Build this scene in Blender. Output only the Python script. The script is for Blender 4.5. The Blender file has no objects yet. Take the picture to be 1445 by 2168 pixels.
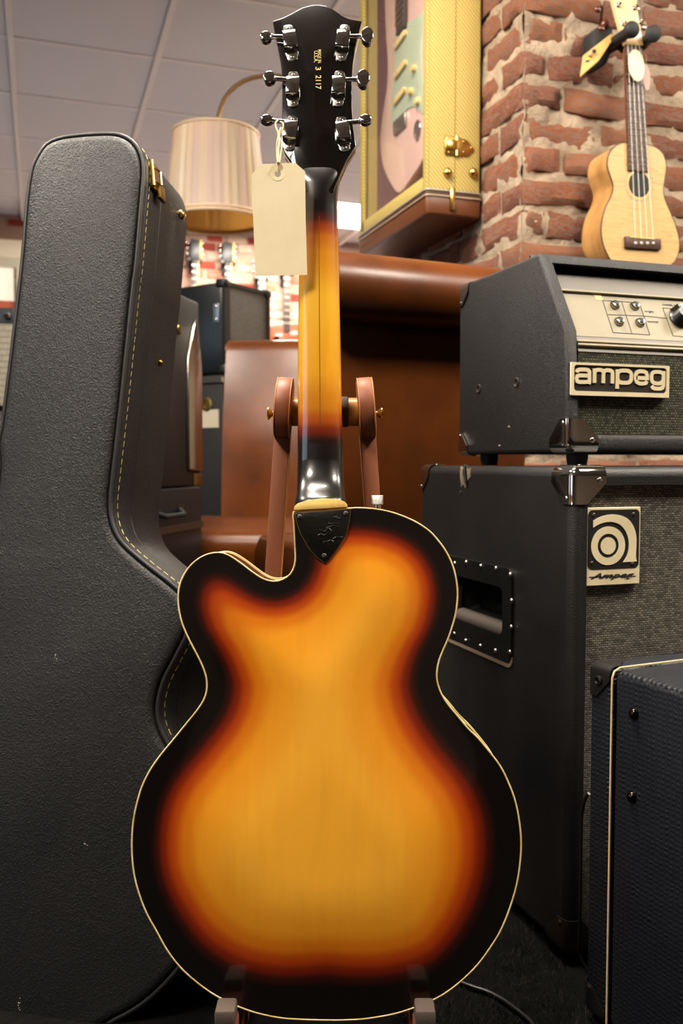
import bpy, bmesh, math, random
import numpy as np
from mathutils import Vector, Matrix, noise
R = math.radians
random.seed(7)
SC = bpy.context.scene
COL = SC.collection

# ------------------------------------------------------------------ camera, world, exposure
F = 1900.0                      # focal length in photo pixels (1445 x 2168)
EYE = 0.66
THETA = R(18.5)                 # the camera looks 18.5 degrees to the right of the room's long axis
PITCH = math.atan(104.0 / F)
cam_d = bpy.data.cameras.new('camera')
cam = bpy.data.objects.new('camera', cam_d)
COL.objects.link(cam)
cam.location = (0, 0, EYE)
cam.rotation_euler = (R(90) - PITCH, 0, -THETA)
cam_d.sensor_fit = 'VERTICAL'
cam_d.sensor_height = 36.0
cam_d.sensor_width = 24.0
cam_d.lens = 36.0 * F / 2168.0
cam_d.clip_start = 0.02
cam_d.dof.use_dof = True
cam_d.dof.focus_distance = 1.0
cam_d.dof.aperture_fstop = 7.0
SC.camera = cam

world = bpy.data.worlds.new('shop_daylight')
SC.world = world
world.use_nodes = True
world.node_tree.nodes['Background'].inputs[0].default_value = (0.72, 0.84, 1.0, 1)
world.node_tree.nodes['Background'].inputs[1].default_value = 1.3
PANEL_STRENGTH = 48.0
SC.view_settings.view_transform = 'Standard'
SC.view_settings.look = 'None'
SC.view_settings.gamma = 1.0
SC.view_settings.exposure = 0.8
SC.view_settings.use_curve_mapping = False
SC.cycles.use_denoising = True
SC.cycles.max_bounces = 8
SC.cycles.sample_clamp_indirect = 6.0
SC.cycles.caustics_reflective = False
SC.cycles.caustics_refractive = False

# ------------------------------------------------------------------ frames
CT, ST = math.cos(THETA), math.sin(THETA)
CAMP = Vector((0, 0, EYE))
def c2w(X, Y, Z=0.0):
    """camera-level coordinates (right, away, up from the floor) to the room's"""
    return Vector((X * CT + Y * ST, -X * ST + Y * CT, Z))
def cdir(X, Y, Z=0.0):
    return c2w(X, Y, Z)
def ray(px, py):
    dx = (px - 722.5) / F
    rz = (1084.0 - py) / F
    Y = math.cos(PITCH) + rz * math.sin(PITCH)
    Z = -math.sin(PITCH) + rz * math.cos(PITCH)
    return c2w(dx, Y, Z)
def at(px, py, depth):
    """a point of the room seen at a place in the photo, a known distance away"""
    d = ray(px, py)
    k = depth / (d.x * ST + d.y * CT)
    return CAMP + d * k
def frame(o, ex, ez):
    ex = Vector(ex).normalized(); ez = Vector(ez).normalized()
    ey = ez.cross(ex).normalized(); ex = ey.cross(ez).normalized()
    M = Matrix.Identity(4)
    for i in range(3):
        M[i][0], M[i][1], M[i][2], M[i][3] = ex[i], ey[i], ez[i], o[i]
    return M
def rotz(o, a):
    return Matrix.Translation(Vector(o)) @ Matrix.Rotation(a, 4, 'Z')
class Fr:
    def __init__(self, M):
        self.M = M; self.I = M.inverted()
    def loc(self, p):
        return self.I @ Vector(p)
    def hit(self, px, py, axis, val):
        o = self.I @ CAMP; d = self.I.to_3x3() @ ray(px, py)
        t = (val - o[axis]) / d[axis]
        return o + d * t
    def pix(self, px, py, y=0.0):
        p = self.hit(px, py, 1, y); return (p.x, p.z)
    def pixx(self, px, py, x=0.0):
        p = self.hit(px, py, 0, x); return (p.y, p.z)

# ------------------------------------------------------------------ objects
def link(o, parent=None):
    COL.objects.link(o)
    if parent is not None: o.parent = parent
    return o
def tag(o, label=None, cat=None, group=None, kind=None):
    if label: o['label'] = label
    if cat: o['category'] = cat
    if group: o['group'] = group
    if kind: o['kind'] = kind
    return o
def thing(name, label, cat, M, group=None):
    o = bpy.data.objects.new(name, None)
    o.empty_display_size = 0.05
    o.matrix_world = M
    link(o)
    return tag(o, label, cat, group)
def mesh(name, bm, m, smooth=35):
    me = bpy.data.meshes.new(name)
    bmesh.ops.recalc_face_normals(bm, faces=bm.faces)
    bm.to_mesh(me); bm.free()
    if m is not None:
        me.materials.append(m)
    if smooth:
        for p in me.polygons: p.use_smooth = len(p.vertices) <= 8
        me.set_sharp_from_angle(angle=R(smooth))
    return me
def part(name, bm, m, parent=None, label=None, smooth=35):
    me = bm if isinstance(bm, bpy.types.Mesh) else mesh(name, bm, m, smooth)
    o = bpy.data.objects.new(name, me)
    link(o, parent)
    if label: o['label'] = label
    return o
def copy_tree(o, parent=None):
    c = o.copy(); COL.objects.link(c); c.parent = parent
    for ch in list(o.children):
        copy_tree(ch, c)
    return c

# ------------------------------------------------------------------ bmesh shapes
def B(): return bmesh.new()
def bevel(bm, w, seg=2, ang=30):
    if w <= 0: return bm
    es = [e for e in bm.edges if len(e.link_faces) == 2 and e.calc_face_angle(0) > R(ang)]
    bmesh.ops.bevel(bm, geom=es, offset=w, segments=seg, profile=0.5, affect='EDGES', clamp_overlap=True)
    return bm
def add(bm, other):
    """append another bmesh to bm"""
    me = bpy.data.meshes.new('tmp'); other.to_mesh(me); other.free()
    bm.from_mesh(me); bpy.data.meshes.remove(me)
    return bm
def xf(bm, M):
    bmesh.ops.transform(bm, matrix=M, verts=bm.verts); return bm
def box(x0, x1, y0, y1, z0, z1, bev=0.0, seg=2):
    bm = B()
    M = Matrix.Translation(((x0 + x1) / 2, (y0 + y1) / 2, (z0 + z1) / 2)) @ Matrix.Diagonal((abs(x1 - x0), abs(y1 - y0), abs(z1 - z0), 1))
    bmesh.ops.create_cube(bm, size=1.0, matrix=M)
    return bevel(bm, bev, seg)
def prism(pts, y0, y1, bev=0.0, seg=2, ang=30):
    """outline in x,z pushed from y0 to y1"""
    bm = B()
    a = [bm.verts.new((p[0], y0, p[1])) for p in pts]
    b = [bm.verts.new((p[0], y1, p[1])) for p in pts]
    n = len(pts)
    bm.faces.new(a); bm.faces.new(b[::-1])
    for i in range(n):
        bm.faces.new((a[i], a[(i + 1) % n], b[(i + 1) % n], b[i]))
    bmesh.ops.recalc_face_normals(bm, faces=bm.faces)
    return bevel(bm, bev, seg, ang)
def prism_x(pts, x0, x1, bev=0.0, seg=2, ang=30):
    """outline in y,z pushed from x0 to x1"""
    bm = prism([(p[0], p[1]) for p in pts], 0, 1)
    for v in bm.verts:
        v.co = Vector((x0 + (x1 - x0) * v.co.y, v.co.x, v.co.z))
    bmesh.ops.recalc_face_normals(bm, faces=bm.faces)
    return bevel(bm, bev, seg, ang)
def prism_z(pts, z0, z1, bev=0.0, seg=2, ang=30):
    bm = prism([(p[0], p[1]) for p in pts], 0, 1)
    for v in bm.verts:
        v.co = Vector((v.co.x, v.co.z, z0 + (z1 - z0) * v.co.y))
    bmesh.ops.recalc_face_normals(bm, faces=bm.faces)
    return bevel(bm, bev, seg, ang)
def tube(path, r, seg=8, closed=False):
    bm = B()
    P = [Vector(p) for p in path]; n = len(P)
    rr = r if isinstance(r, (list, tuple)) else [r] * n
    rings = []
    up = None
    for i in range(n):
        if closed: t = P[(i + 1) % n] - P[i - 1]
        else: t = P[min(i + 1, n - 1)] - P[max(i - 1, 0)]
        t.normalize()
        if up is None:
            up = Vector((0, 0, 1)) if abs(t.z) < 0.9 else Vector((0, 1, 0))
        s = t.cross(up)
        if s.length < 1e-6: s = t.orthogonal()
        s.normalize(); up = s.cross(t).normalized()
        rings.append([bm.verts.new(P[i] + (s * math.cos(2 * math.pi * k / seg) + up * math.sin(2 * math.pi * k / seg)) * rr[i]) for k in range(seg)])
    m = n if closed else n - 1
    for i in range(m):
        a, b = rings[i], rings[(i + 1) % n]
        for k in range(seg):
            bm.faces.new((a[k], a[(k + 1) % seg], b[(k + 1) % seg], b[k]))
    if not closed:
        bm.faces.new(rings[0][::-1]); bm.faces.new(rings[-1])
    return bm
def lathe(prof, seg=24, M=None):
    """profile of (radius, height) turned about z; M places it"""
    bm = B(); rings = []
    for r, z in prof:
        if r < 1e-6: rings.append([bm.verts.new((0, 0, z))])
        else: rings.append([bm.verts.new((r * math.cos(2 * math.pi * k / seg), r * math.sin(2 * math.pi * k / seg), z)) for k in range(seg)])
    for a, b in zip(rings, rings[1:]):
        for k in range(seg):
            k2 = (k + 1) % seg
            if len(a) == 1 and len(b) == 1: continue
            if len(a) == 1: bm.faces.new((a[0], b[k], b[k2]))
            elif len(b) == 1: bm.faces.new((a[k], a[k2], b[0]))
            else: bm.faces.new((a[k], a[k2], b[k2], b[k]))
    if len(rings[0]) > 1: bm.faces.new(rings[0][::-1])
    if len(rings[-1]) > 1: bm.faces.new(rings[-1])
    if M is not None: xf(bm, M)
    return bm
def aim(o, d):
    """a matrix that puts z along d at o"""
    d = Vector(d).normalized()
    return Matrix.Translation(Vector(o)) @ d.to_track_quat('Z', 'Y').to_matrix().to_4x4()
def cyl(p0, p1, r, seg=16, bev=0.0):
    p0 = Vector(p0); p1 = Vector(p1); h = (p1 - p0).length
    if bev: pr = [(0, 0), (r - bev, 0), (r, bev), (r, h - bev), (r - bev, h), (0, h)]
    else: pr = [(0, 0), (r, 0), (r, h), (0, h)]
    return lathe(pr, seg, aim(p0, p1 - p0))
def dome(o, d, r, h=None, seg=14):
    h = h or r * 0.6
    pr = [(r * math.cos(a), h * math.sin(a)) for a in [R(k) for k in (0, 25, 50, 72)]] + [(0, h)]
    return lathe([(r * 1.0, -0.001)] + pr, seg, aim(o, d))
def ball(o, r, sx=1, sy=1, sz=1, sub=12):
    bm = B()
    bmesh.ops.create_uvsphere(bm, u_segments=sub * 2, v_segments=sub, radius=r, matrix=Matrix.Translation(Vector(o)) @ Matrix.Diagonal((sx, sy, sz, 1)))
    return bm
def smooth(pts, n, closed=True, dim=2):
    """resample a Catmull-Rom curve through pts to n even points"""
    P = [Vector(p) for p in pts]; m = len(P); out = []
    segs = m if closed else m - 1
    for i in range(segs):
        if closed: a, b, c, d = P[i - 1], P[i], P[(i + 1) % m], P[(i + 2) % m]
        else: a, b, c, d = P[max(i - 1, 0)], P[i], P[i + 1], P[min(i + 2, m - 1)]
        for k in range(12):
            t = k / 12.0
            out.append(0.5 * ((2 * b) + (c - a) * t + (2 * a - 5 * b + 4 * c - d) * t * t + (3 * b - a - 3 * c + d) * t ** 3))
    out.append(P[0].copy() if closed else P[-1].copy())
    L = [0.0]
    for a, b in zip(out, out[1:]): L.append(L[-1] + (b - a).length)
    T = L[-1]; res = []; j = 0
    k = n if closed else n - 1
    for i in range(n):
        s = T * i / k
        while j < len(L) - 2 and L[j + 1] < s: j += 1
        f = (s - L[j]) / max(L[j + 1] - L[j], 1e-9)
        res.append(out[j].lerp(out[j + 1], min(max(f, 0), 1)))
    return [tuple(p) for p in res]
def rrect(x0, x1, z0, z1, r, k=5):
    pts = []
    for cx, cz, a0 in ((x1 - r, z1 - r, 0), (x0 + r, z1 - r, 90), (x0 + r, z0 + r, 180), (x1 - r, z0 + r, 270)):
        for i in range(k + 1):
            a = R(a0 + 90.0 * i / k)
            pts.append((cx + r * math.cos(a), cz + r * math.sin(a)))
    return pts
def ring_prism(outer, inner, y0, y1):
    """a flat frame between two outlines with the same number of points"""
    bm = B(); n = len(outer)
    V = [[bm.verts.new((p[0], y, p[1])) for p in loop] for y in (y0, y1) for loop in (outer, inner)]
    o0, i0, o1, i1 = V
    for k in range(n):
        j = (k + 1) % n
        bm.faces.new((o0[k], o0[j], i0[j], i0[k])); bm.faces.new((o1[k], i1[k], i1[j], o1[j]))
        bm.faces.new((o0[k], o1[k], o1[j], o0[j])); bm.faces.new((i0[k], i0[j], i1[j], i1[k]))
    return bm
def ribbon(pts, w, y0, y1, closed=False):
    """a flat stroke of constant width in x,z with depth"""
    P = [Vector((p[0], p[1])) for p in pts]; n = len(P); L = []; Rr = []
    for i in range(n):
        if closed: t0 = (P[i] - P[i - 1]).normalized(); t1 = (P[(i + 1) % n] - P[i]).normalized()
        else:
            t0 = (P[i] - P[i - 1]).normalized() if i > 0 else (P[1] - P[0]).normalized()
            t1 = (P[i + 1] - P[i]).normalized() if i < n - 1 else t0
        t = (t0 + t1)
        t = t.normalized() if t.length > 1e-6 else t1
        nn = Vector((-t.y, t.x)); c = max(0.5, nn.dot(Vector((-t1.y, t1.x))))
        L.append(P[i] + nn * (w / 2 / c)); Rr.append(P[i] - nn * (w / 2 / c))
    if closed: return ring_prism(L, Rr, y0, y1)
    return prism(L + Rr[::-1], y0, y1)
def arc(cx, cz, rx, rz, a0, a1, k=12):
    return [(cx + rx * math.cos(R(a0 + (a1 - a0) * i / k)), cz + rz * math.sin(R(a0 + (a1 - a0) * i / k))) for i in range(k + 1)]
def text(s, w, h, depth=0.0005, shear=0.0, bold=0.0):
    """lettering in x,z standing from y=-depth to 0, its box centred on the origin, w wide and h high"""
    cu = bpy.data.curves.new('t', 'FONT'); cu.body = s; cu.size = 1.0; cu.extrude = 0.5
    cu.align_x = 'CENTER'; cu.shear = shear; cu.offset = bold; cu.resolution_u = 3
    o = bpy.data.objects.new('t', cu); COL.objects.link(o)
    dg = bpy.context.evaluated_depsgraph_get()
    me = bpy.data.meshes.new_from_object(o.evaluated_get(dg))
    bpy.data.objects.remove(o); bpy.data.curves.remove(cu)
    bm = B(); bm.from_mesh(me); bpy.data.meshes.remove(me)
    xs = [v.co.x for v in bm.verts]; ys = [v.co.y for v in bm.verts]
    cx, cy = (min(xs) + max(xs)) / 2, (min(ys) + max(ys)) / 2
    sx = w / (max(xs) - min(xs)); sy = h / (max(ys) - min(ys))
    for v in bm.verts:
        v.co = Vector(((v.co.x - cx) * sx, -depth / 2 - v.co.z * depth, (v.co.y - cy) * sy))
    return bm

# ------------------------------------------------------------------ materials
def lin(h):
    h = h.lstrip('#'); c = [int(h[i:i + 2], 16) / 255.0 for i in (0, 2, 4)]
    return tuple((x / 12.92 if x <= 0.04045 else ((x + 0.055) / 1.055) ** 2.4) for x in c) + (1.0,)
class MB:
    def __init__(self, name, col, rough=0.5, metal=0.0, coat=0.0, spec=0.5):
        self.m = bpy.data.materials.new(name); self.m.use_nodes = True
        self.t = self.m.node_tree; self.n = self.t.nodes
        self.p = self.n['Principled BSDF']
        self.col = lin(col) if isinstance(col, str) else tuple(col) + (1.0,)
        self.p.inputs['Base Color'].default_value = self.col
        self.p.inputs['Roughness'].default_value = rough
        self.p.inputs['Metallic'].default_value = metal
        self.p.inputs['Coat Weight'].default_value = coat
        self.p.inputs['Coat Roughness'].default_value = 0.06
        self.p.inputs['Specular IOR Level'].default_value = spec
        self.tc = self.n.new('ShaderNodeTexCoord')
        self.nrm = None
    def lk(self, a, b): self.t.links.new(a, b)
    def coord(self, scale=(1, 1, 1), rot=(0, 0, 0)):
        mp = self.n.new('ShaderNodeMapping')
        mp.inputs['Scale'].default_value = scale; mp.inputs['Rotation'].default_value = rot
        self.lk(self.tc.outputs['Object'], mp.inputs['Vector'])
        return mp.outputs['Vector']
    def noise(self, scale, detail=3, rough=0.55, sc=(1, 1, 1), dist=0.0):
        x = self.n.new('ShaderNodeTexNoise')
        x.inputs['Scale'].default_value = scale; x.inputs['Detail'].default_value = detail
        x.inputs['Roughness'].default_value = rough; x.inputs['Distortion'].default_value = dist
        self.lk(self.coord(sc), x.inputs['Vector'])
        return x.outputs['Fac']
    def ramp(self, fac, stops):
        r = self.n.new('ShaderNodeValToRGB'); e = r.color_ramp.elements
        while len(e) > 1: e.remove(e[-1])
        for i, (p, c) in enumerate(stops):
            c = lin(c) if isinstance(c, str) else tuple(c) + (1.0,)
            if i == 0: e[0].position = p; e[0].color = c
            else:
                k = e.new(p); k.color = c
        self.lk(fac, r.inputs['Fac'])
        return r.outputs['Color']
    def mix(self, fac, a, b, mode='MIX'):
        x = self.n.new('ShaderNodeMix'); x.data_type = 'RGBA'; x.blend_type = mode
        for s, v in ((x.inputs[0], fac), (x.inputs[6], a), (x.inputs[7], b)):
            if isinstance(v, (int, float)): s.default_value = v
            elif isinstance(v, str): s.default_value = lin(v)
            elif isinstance(v, tuple): s.default_value = v
            else: self.lk(v, s)
        return x.outputs[2]
    def base(self, c): self.lk(c, self.p.inputs['Base Color']); return self
    def vary(self, scale, c2, lo=0.35, hi=0.7, sc=(1, 1, 1), detail=4):
        f = self.noise(scale, detail, 0.6, sc)
        self.base(self.ramp(f, [(lo, self.col[:3]), (hi, c2)])); return self
    def math(self, op, a, b):
        x = self.n.new('ShaderNodeMath'); x.operation = op
        for i, v in enumerate((a, b)):
            if isinstance(v, (int, float)): x.inputs[i].default_value = v
            else: self.lk(v, x.inputs[i])
        return x.outputs[0]
    def bump(self, h, strength=0.4, dist=0.001):
        b = self.n.new('ShaderNodeBump')
        b.inputs['Strength'].default_value = strength; b.inputs['Distance'].default_value = dist
        self.lk(h, b.inputs['Height'])
        if self.nrm is not None: self.lk(self.nrm, b.inputs['Normal'])
        self.nrm = b.outputs['Normal']
        self.lk(self.nrm, self.p.inputs['Normal']); return self
    def nbump(self, scale, strength=0.4, dist=0.001, sc=(1, 1, 1), detail=3):
        return self.bump(self.noise(scale, detail, 0.6, sc), strength, dist)
    def cells(self, scale, strength, dist, sc=(1, 1, 1)):
        """leathery grain: creases between cells"""
        v = self.n.new('ShaderNodeTexVoronoi'); v.feature = 'DISTANCE_TO_EDGE'
        v.inputs['Scale'].default_value = scale
        nz = self.n.new('ShaderNodeTexNoise'); nz.inputs['Scale'].default_value = scale * 0.5
        self.lk(self.coord(sc), nz.inputs['Vector'])
        mx = self.n.new('ShaderNodeMix'); mx.data_type = 'VECTOR'; mx.inputs[0].default_value = 0.012
        c = self.coord(sc)
        self.lk(c, mx.inputs[4]); self.lk(nz.outputs['Color'], mx.inputs[5])
        self.lk(mx.outputs[1], v.inputs['Vector'])
        r = self.n.new('ShaderNodeMapRange'); r.inputs['From Max'].default_value = 0.34
        self.lk(v.outputs['Distance'], r.inputs['Value'])
        return self.bump(r.outputs[0], strength, dist)

chrome = MB('chrome', '#d8d4cc', 0.07, 1.0).m
chrome_worn = MB('worn_chrome', '#b9b2a8', 0.22, 1.0).nbump(300, 0.15, 0.0005).m
brass = MB('brass', '#c9a45a', 0.22, 1.0).m
brass_dull = MB('dull_brass', '#8a713c', 0.35, 1.0).m
steel_dark = MB('dark_steel', '#5a5048', 0.4, 0.9).m
plastic_black = MB('black_plastic', '#0c0b0a', 0.35).m
rubber = MB('black_rubber', '#090909', 0.7).m
black_gloss = MB('black_lacquer', '#0a0705', 0.12, coat=1.0).nbump(14, 0.03, 0.001).m
def tolex(name, col, cell, strength=0.5, rough=0.5, spec=0.4):
    return MB(name, col, rough, spec=spec).vary(9, tuple(c * 1.35 for c in lin(col)[:3])).cells(cell, strength, 0.0008).nbump(cell * 2.5, 0.12, 0.0004).m
case_vinyl = MB('case_vinyl', '#171615', 0.5, spec=0.36).vary(7, lin('#1e1c1b')[:3]).cells(270, 0.36, 0.0010, (1, 1, 0.8)).nbump(420, 0.15, 0.0005).m
case_edge = MB('case_edge_vinyl', '#1a1715', 0.5).nbump(500, 0.2, 0.0005).m
amp_vinyl = tolex('amp_vinyl', '#141313', 420, 0.45, 0.5)
cab_vinyl = MB('cabinet_vinyl', '#0f0e0e', 0.48, spec=0.4).vary(6, lin('#1d1b1a')[:3]).nbump(330, 0.55, 0.001, (1, 1, 2.2)).m
thread = MB('yellow_thread', '#d8c67c', 0.8).m
cream_plastic = MB('cream_binding', '#e6cf93', 0.35, coat=0.4).vary(40, lin('#cda860')[:3]).m
paper = MB('manila_paper', '#ead9b4', 0.85).vary(16, lin('#e2cfa6')[:3]).nbump(220, 0.1, 0.0004).m
string_m = MB('cotton_string', '#c9b88e', 0.9).nbump(900, 0.5, 0.0006).m
gold_ink = MB('gold_stamp', '#b49a5c', 0.5, 0.3).m
glass = MB('clear_glass', '#ffffff', 0.02)
_g = glass.n.new('ShaderNodeBsdfGlossy'); _g.inputs['Roughness'].default_value = 0.01
_t = glass.n.new('ShaderNodeBsdfTransparent'); _lw = glass.n.new('ShaderNodeLayerWeight'); _lw.inputs['Blend'].default_value = 0.5
_pw = glass.math('POWER', _lw.outputs['Facing'], 4.0); _fr = glass.math('ADD', glass.math('MULTIPLY', _pw, 0.35), 0.03)
_mx = glass.n.new('ShaderNodeMixShader')
glass.lk(_fr, _mx.inputs[0]); glass.lk(_t.outputs[0], _mx.inputs[1]); glass.lk(_g.outputs[0], _mx.inputs[2])
glass.lk(_mx.outputs[0], glass.n['Material Output'].inputs['Surface'])
glass = glass.m
leather = MB('tan_leather', '#5c2d09', 0.33, spec=0.4).vary(5, lin('#3f1d06')[:3]).nbump(160, 0.15, 0.001).nbump(6, 0.12, 0.01).m
stand_leather = MB('brown_stand_leather', '#85492c', 0.5).nbump(260, 0.1, 0.0006).m
stand_edge = MB('stand_edge', '#c08040', 0.5).m
stand_wood = MB('golden_wood', '#b07a35', 0.4, 0.15).nbump(120, 0.1, 0.0005, (1, 1, 6)).m
pad = MB('grey_felt_pad', '#51443c', 0.95).nbump(700, 0.5, 0.001).m

# ================================================================== THE SETTING
CEIL = EYE + 1.76
VB = 7.0                                    # back wall
# ---- floor
L3_ = lambda h: lin(h)[:3]
carpet = MB('black_carpet', '#080808', 0.95, spec=0.08).vary(60, lin('#11100f')[:3]).nbump(420, 0.9, 0.004).m
oak = MB('grey_oak_floor', '#848a98', 0.5).vary(5, L3_('#767c88'), 0.35, 0.7, (6, 0.6, 1)).m
fl = part('floor', box(-4.0, 5.0, -3.5, VB, -0.05, 0.0), oak)
tag(fl, 'greyish wooden shop floor', kind='structure')
part('carpet', box(-4.0, 5.0, -3.5, 2.95, -0.004, 0.0004), carpet, fl, 'black carpet under the guitar and the amplifiers')
pile = B()                                   # short tufts of the carpet in the corner the photo shows
for i in range(2600):
    p = at(random.uniform(905, 1240), random.uniform(2060, 2200), 1.05)
    q = c2w(random.uniform(0.06, 0.30), random.uniform(0.93, 1.25), 0.0004)
    a = random.uniform(0, 6.28); h = random.uniform(0.004, 0.010); w = 0.0006
    d = Vector((math.cos(a), math.sin(a), 0))
    tip = q + Vector((random.uniform(-.006, .006), random.uniform(-.006, .006), h))
    v = [pile.verts.new(q - d * w), pile.verts.new(q + d * w), pile.verts.new(tip)]
    pile.faces.new(v)
po = part('carpet_pile', pile, MB('carpet_tuft', '#24211d', 0.95).m, None, smooth=0)
tag(po, 'short black carpet tufts beside the speaker cabinet', 'carpet', kind='stuff')

# ---- ceiling with its grid
ceil_m = MB('ceiling_board', '#cfc9c6', 0.9).nbump(260, 0.25, 0.001).m
tee_m = MB('ceiling_tee', '#d9d0c9', 0.55).m
ce = part('ceiling', box(-4.0, 5.0, -3.5, VB, CEIL + 0.03, CEIL + 0.10), ceil_m)
tag(ce, 'suspended ceiling of square off-white panels', kind='structure')
def ceil_hit(px, py):
    d = ray(px, py); t = (CEIL - EYE) / d.z
    return CAMP + d * t
U0 = (ceil_hit(22, 78).x + ceil_hit(36, 290).x) / 2          # a main runner
V0 = ceil_hit(330, 122).y                                     # a cross runner
TS = 0.6
tile_me = mesh('ceiling_panel', box(-0.288, 0.288, -0.288, 0.288, 0.0, 0.018, 0.003, 1), ceil_m)
lit_cells = set()
def cell_of(u, v): return (math.floor((u - U0) / TS), math.floor((v - V0) / TS))
c0 = cell_of(*ceil_hit(738, 462)[:2])
lit = [(c0[0] + a_, c0[1] + b_) for a_, b_ in ((0, 0), (0, -4), (2, -3), (-3, -8), (-5, -10), (-1, -10), (1, -9), (-5, -7))] + [cell_of(*ceil_hit(445, 425)[:2])]  # all but the first are unseen, added to light the room
for i in range(-8, 9):
    for j in range(-15, 9):
        u = U0 + (i + 0.5) * TS; v = V0 + (j + 0.5) * TS
        if (i, j) in lit or v > VB - 0.3: continue
        Y = u * ST + v * CT; X = u * CT - v * ST
        if Y < 2.6 or X / Y < -0.62 or X / Y > 0.35: continue
        o = part('ceiling_panel', tile_me, None, ce)
        o.location = (u, v, CEIL)
for i in range(-8, 10):
    u = U0 + i * TS
    if -4 < u < 5: part('main_runner', box(u - 0.013, u + 0.013, -3.5, VB, CEIL - 0.012, CEIL + 0.03, 0.003, 1), tee_m, ce)
for j in range(-15, 10):
    v = V0 + j * TS
    if -3.5 < v < VB - 0.05: part('cross_runner', box(-4.0, 5.0, v - 0.012, v + 0.012, CEIL - 0.004, CEIL + 0.03, 0.002, 1), tee_m, ce)
# ---- ceiling lights
glow = MB('lit_diffuser', '#ffffff', 0.6)
glow.p.inputs['Emission Color'].default_value = (1.0, 0.90, 0.77, 1)
glow.p.inputs['Emission Strength'].default_value = PANEL_STRENGTH
glow = glow.m
white_metal = MB('white_enamel', '#e8e4dc', 0.4).m
for k, (i, j) in enumerate(lit):
    u = U0 + (i + 0.5) * TS; v = V0 + (j + 0.5) * TS
    lb = 'lit white ceiling light panel seen beside the guitar neck' if k == 0 else 'square lit ceiling panel added above the shop floor outside the view'
    L = thing('ceiling_light', lb, 'light', Matrix.Translation((u, v, CEIL - 0.014)), 'square ceiling light panels')
    part('diffuser', box(-0.277, 0.277, -0.277, 0.277, 0.004, 0.014), glow, L)
    part('frame', ring_z := prism_z(rrect(-0.287, 0.287, -0.287, 0.287, 0.004, 2), 0.012, 0.03), white_metal, L)

# ---- back wall, brick with flaking whitewash
wash = MB('whitewashed_plaster', '#a98a7b', 0.9).vary(3, lin('#9a7969')[:3]).nbump(30, 0.4, 0.01).m
wb = part('wall_back', box(-4.0, 5.0, VB, VB + 0.15, 0, CEIL + 0.1), wash)
tag(wb, 'far brick wall with flaking pink and white paint', kind='structure')
bw = MB('painted_brick', '#dcb9a6', 0.85)
g = bw.n.new('ShaderNodeNewGeometry')
bw.base(bw.ramp(g.outputs['Random Per Island'], [(0.0, '#b39888'), (0.5, '#a78573'), (0.66, '#a06450'), (0.76, '#8c3221'), (0.88, '#762518'), (1.0, '#854433')]))
bw.n['Color Ramp'].color_ramp.interpolation = 'CONSTANT'
bw.nbump(40, 0.5, 0.01)
bb = B()
for r in range(26):
    z = 0.62 + r * 0.07
    for c in range(17):
        x = -0.75 + c * 0.16 + (0.08 if r % 2 else 0)
        if random.random() < 0.25: continue
        w = 0.145 * random.uniform(0.75, 1.0); h = 0.055 * random.uniform(0.75, 1.05)
        add(bb, box(x, x + w, VB - 0.012 * random.uniform(0.5, 1.2), VB + 0.02, z, z + h))
br = part('brick_facing', bb, bw.m, wb)
tag(br, kind='stuff')
cornice = MB('cream_paint', '#e9dcc0', 0.6).m
tr = part('trim_1', box(-3.0, -0.02, VB - 0.10, VB + 0.0, CEIL - 0.30, CEIL - 0.17, 0.01), cornice)
tag(tr, 'cream cornice rail under the far ceiling', kind='structure')

wfr = part('wall_front', box(-4.0, 5.0, -3.62, -3.5, 0, CEIL + 0.1), MB('dark_shelving_wall', '#6b5f54', 0.9).m)
tag(wfr, 'dark shop wall behind the viewer', kind='structure')
wri = part('wall_far_right', box(5.0, 5.1, -3.5, VB, 0, CEIL + 0.1), MB('shop_plaster', '#b8a48c', 0.9).m)
tag(wri, 'plain plaster wall far to the right', kind='structure')
lw_ = B()                                     # left wall with a tall shop front in it
for b_ in (box(-4.1, -4.0, -3.5, VB, 0, 0.75), box(-4.1, -4.0, -3.5, VB, 2.25, CEIL + 0.1), box(-4.1, -4.0, -3.5, -0.6, 0.75, 2.25), box(-4.1, -4.0, 2.3, VB, 0.75, 2.25)): add(lw_, b_)
lo_ = part('wall_left', lw_, MB('dark_panelling', '#4a423b', 0.8).m)
tag(lo_, 'dark panelled left wall with the shop front opening', kind='structure')
# ---- shop window in the far wall, seen past the case
wf = MB('window_frame_paint', '#d9d0b8', 0.5).m
wx0, wx1 = -1.9, -0.08
pane_m = MB('daylit_pane', '#cfd2c6', 0.1)
pane_m.p.inputs['Emission Color'].default_value = (0.80, 0.74, 0.58, 1); pane_m.p.inputs['Emission Strength'].default_value = 0.55
pane_m = pane_m.m
wz0, wz1 = 1.20, CEIL - 0.30
w1 = part('window_1', ring_prism(rrect(wx0, wx1, wz0, wz1, 0.005, 1), rrect(wx0 + 0.06, wx1 - 0.06, wz0 + 0.06, wz1 - 0.06, 0.005, 1), VB - 0.09, VB), wf)
tag(w1, 'shop window with pale frame on the far wall', kind='structure')
for k in range(3):
    xa = wx0 + 0.06 + k * 0.567; part('pane', box(xa, xa + 0.545, VB - 0.03, VB - 0.02, wz0 + 0.06, wz1 - 0.06), pane_m, w1)
    if k: part('mullion', box(xa - 0.02, xa, VB - 0.06, VB - 0.02, wz0 + 0.06, wz1 - 0.06), wf, w1)
part('transom', box(wx0 + 0.06, wx1 - 0.06, VB - 0.07, VB - 0.03, wz1 - 0.36, wz1 - 0.30), MB('red_stripe', '#c0603c', 0.5).m, w1)

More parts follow.
